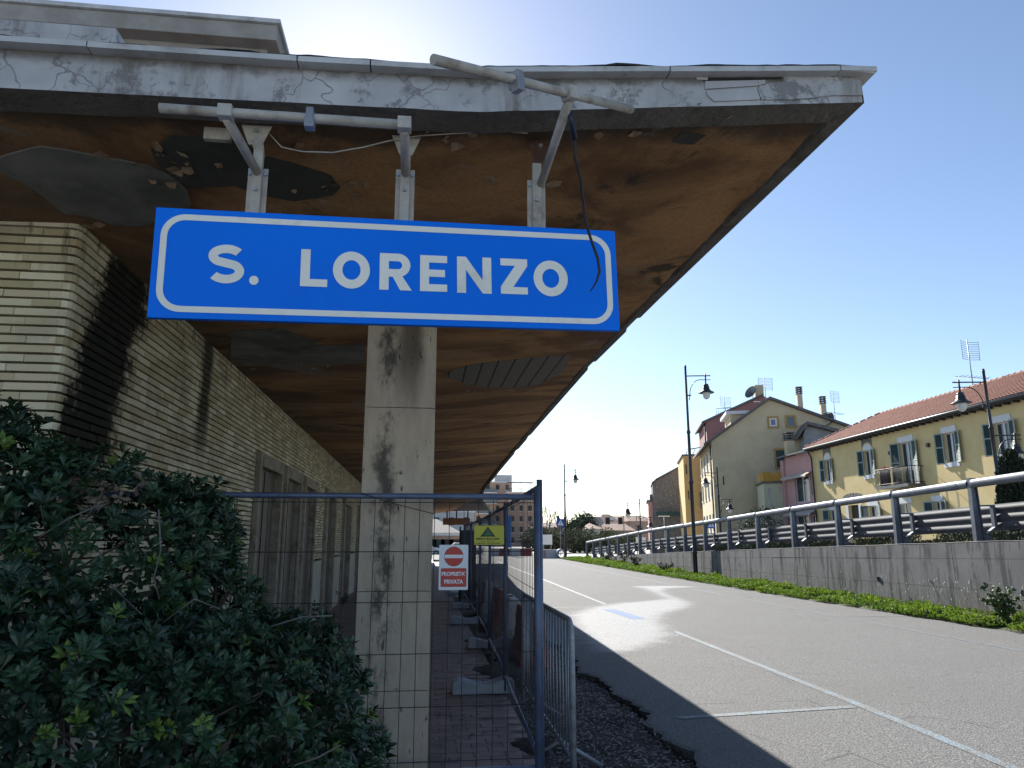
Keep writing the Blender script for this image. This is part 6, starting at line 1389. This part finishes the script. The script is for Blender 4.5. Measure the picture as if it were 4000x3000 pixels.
# trees
def leafy_tree(loc, h, r, label, mat, n=5200, ls=.35, squash=.75, name='leafy_tree'):
    e = empty(name, loc, random.random()*6, label, 'tree'); P = []; 
    cl = [(rdirs(1)[0]*np.array([r*.62, r*.62, r*squash*.6])+np.array([0, 0, h-r*squash]), random.uniform(.3, .5)*r) for _ in range(22)]
    for c, rr in cl: d = rdirs(n//22); P.append(c+d*rr*(RNG.random((n//22, 1))**.35)*np.array([1, 1, .85]))
    P = np.concatenate(P); P = P[P[:, 2] > .2]; D = rdirs(len(P)); V, F = leaves(P, D, perp(D), RNG.uniform(.6, 1.3, len(P))*ls, ls*.4, .3, .2); np_mesh('crown', V, F, mat, e, 'stuff', col=np.repeat(np.clip(RNG.random(len(P))*.6+.4*(P[:, 2]-(h-2*r*squash))/(2*r*squash), 0, 1), 4))
    m = MB(); m.tube([(0, 0, -.2), (.1, 0, h*.3), (0, .1, h*.55)], [r*.09, r*.07, r*.05], 8)
    for c, rr in cl[:8]: m.tube([(0, .05, h*.35), Vector(c)*.6+Vector((0, 0, h*.2)), Vector(c)], [r*.05, r*.03, r*.012], 5)
    m.build('trunk', MT['bark'], e)
b = NB('dark tree leaf'); MT['tree_leaf'] = b.out(b.mix(b.attr('tint'), (.022, .036, .018), (.075, .10, .045)), .75); b = NB('scrub leaf'); MT['scrub_leaf'] = b.out(b.mix(b.attr('tint'), (.05, .065, .03), (.14, .15, .075)), .8)
p = atY(2255, 2100, 128); t = atY(2255, 2000, 128); leafy_tree((p.x, 128, G0), t.z-G0, 4.2, 'big rounded dark evergreen tree beside the grey hall', MT['tree_leaf'], 9000, .4, .8)
for k, (px, Y_, h_, r_, lb) in enumerate([(2300, 104, 3.6, 3.2, 'broad scrubby bush behind the end of the guard rail'), (2365, 98, 3.2, 2.8, 'scrubby bush left of the far sloping roof'), (2240, 100, 3.4, 3.0, 'scrubby bush beside the crossing sign'), (2150, 98, 3.2, 2.6, 'scrubby bush behind the pale road barrier'), (2440, 92, 2.6, 2.4, 'low bush before the distant long roof'), (2095, 96, 3.6, 2.6, 'scrubby bush behind the sun bleached barrier')]):
    p = atY(px, 2100, Y_); leafy_tree((p.x, Y_, G0), h_, r_, lb, MT['scrub_leaf'], 3000, .26, .7, 'scrub_bush')
def bare_tree(loc, h, label, seed):
    rr = random.Random(seed); e = empty('bare_tree', loc, 0, label, 'tree'); m = MB()
    def br(p, d, l, r, lev):
        q = p+d*l; mid = p+d*l*.5+Vector((rr.uniform(-.06, .06), rr.uniform(-.06, .06), 0))*l
        (tr if lev == 0 else m).tube([p, mid, q], [r, r*.8, r*.6], 5 if lev < 2 else 3, False)
        if lev < 5:
            for k in range(rr.choice((2, 3, 3))): nd = (d+Vector((rr.uniform(-.55, .55), rr.uniform(-.55, .55), rr.uniform(.0, .35)))).normalized(); br(q if k < 2 else mid, nd, l*rr.uniform(.6, .85), r*.62, lev+1)
    tr = MB(); br(Vector((0, 0, -.1)), Vector((0, 0, 1)), h*.26, .26, 0); tr.build('trunk', MT['bark'], e); m.build('crown', MT['bark'], e)
p = atY(2150, 2100, 118); t = atY(2150, 1935, 118); bare_tree((p.x-1.2, 118, G0), (t.z-G0)*1.0, 'leafless tree with fine upright twigs, beside the farthest street lamp', 3); bare_tree((p.x+2.0, 120, G0), (t.z-G0)*.95, 'second leafless tree standing right of the first', 8)
# low white panels and pole signs near the far junction
p = atY(2138, 2090, 90); e = empty('notice_panel', (p.x, 90, G0), 0, 'blank white panel on two legs by the far junction', 'panel'); MB().box(-.6, .6, 0, .06, 1.2, 2.4).build('board', MT['white_plain'], e); MB().box(-.5, -.42, .02, .07, 0, 1.198).box(.42, .5, .02, .07, 0, 1.198).build('legs', MT['galv_dull'], e)
p = atY(2503, 2085, 80); e = empty('site_panel', (p.x, 80, .0), 0, 'white information panel behind the guard rail near the pink outbuilding', 'panel'); MB().box(-.55, .55, 0, .06, .9, 1.9).build('board', MT['white_plain'], e); MB().box(-.45, -.38, .02, .07, -.2, .898).box(.38, .45, .02, .07, -.2, .898).build('legs', MT['galv_dull'], e)
p = atY(2594, 2018, 84); e = empty('patio_lamp', (p.x, 84, G0), 0, 'flat topped white pole lamp before the rubble stone wall', 'lamp'); MB().tube([(0, 0, 0), (0, 0, p.z-G0)], .05, 6).build('pole', MT['galv_dull'], e); MB().box(-.65, .65, -.15, .15, p.z-G0+.003, p.z-G0+.09).build('head', MT['white_plain'], e)
# dark screen fence beyond the side panels
e = empty('screen_fence', (1.12, 21.5, -.05), 0, 'black screened fence turning across the far pavement', 'fence')
MB().box(.02, .42, 0, .02, .1, 2.0).build('screen', simple('black shade net', (.02, .022, .025), (.035, .036, .04), 4, .8, .3, 30), e)
for x_ in (.0, .44): MB().tube([(x_, .05, 0), (x_, .05, 2.1)], .025, 6).build('post', MT['dark_metal'], e)
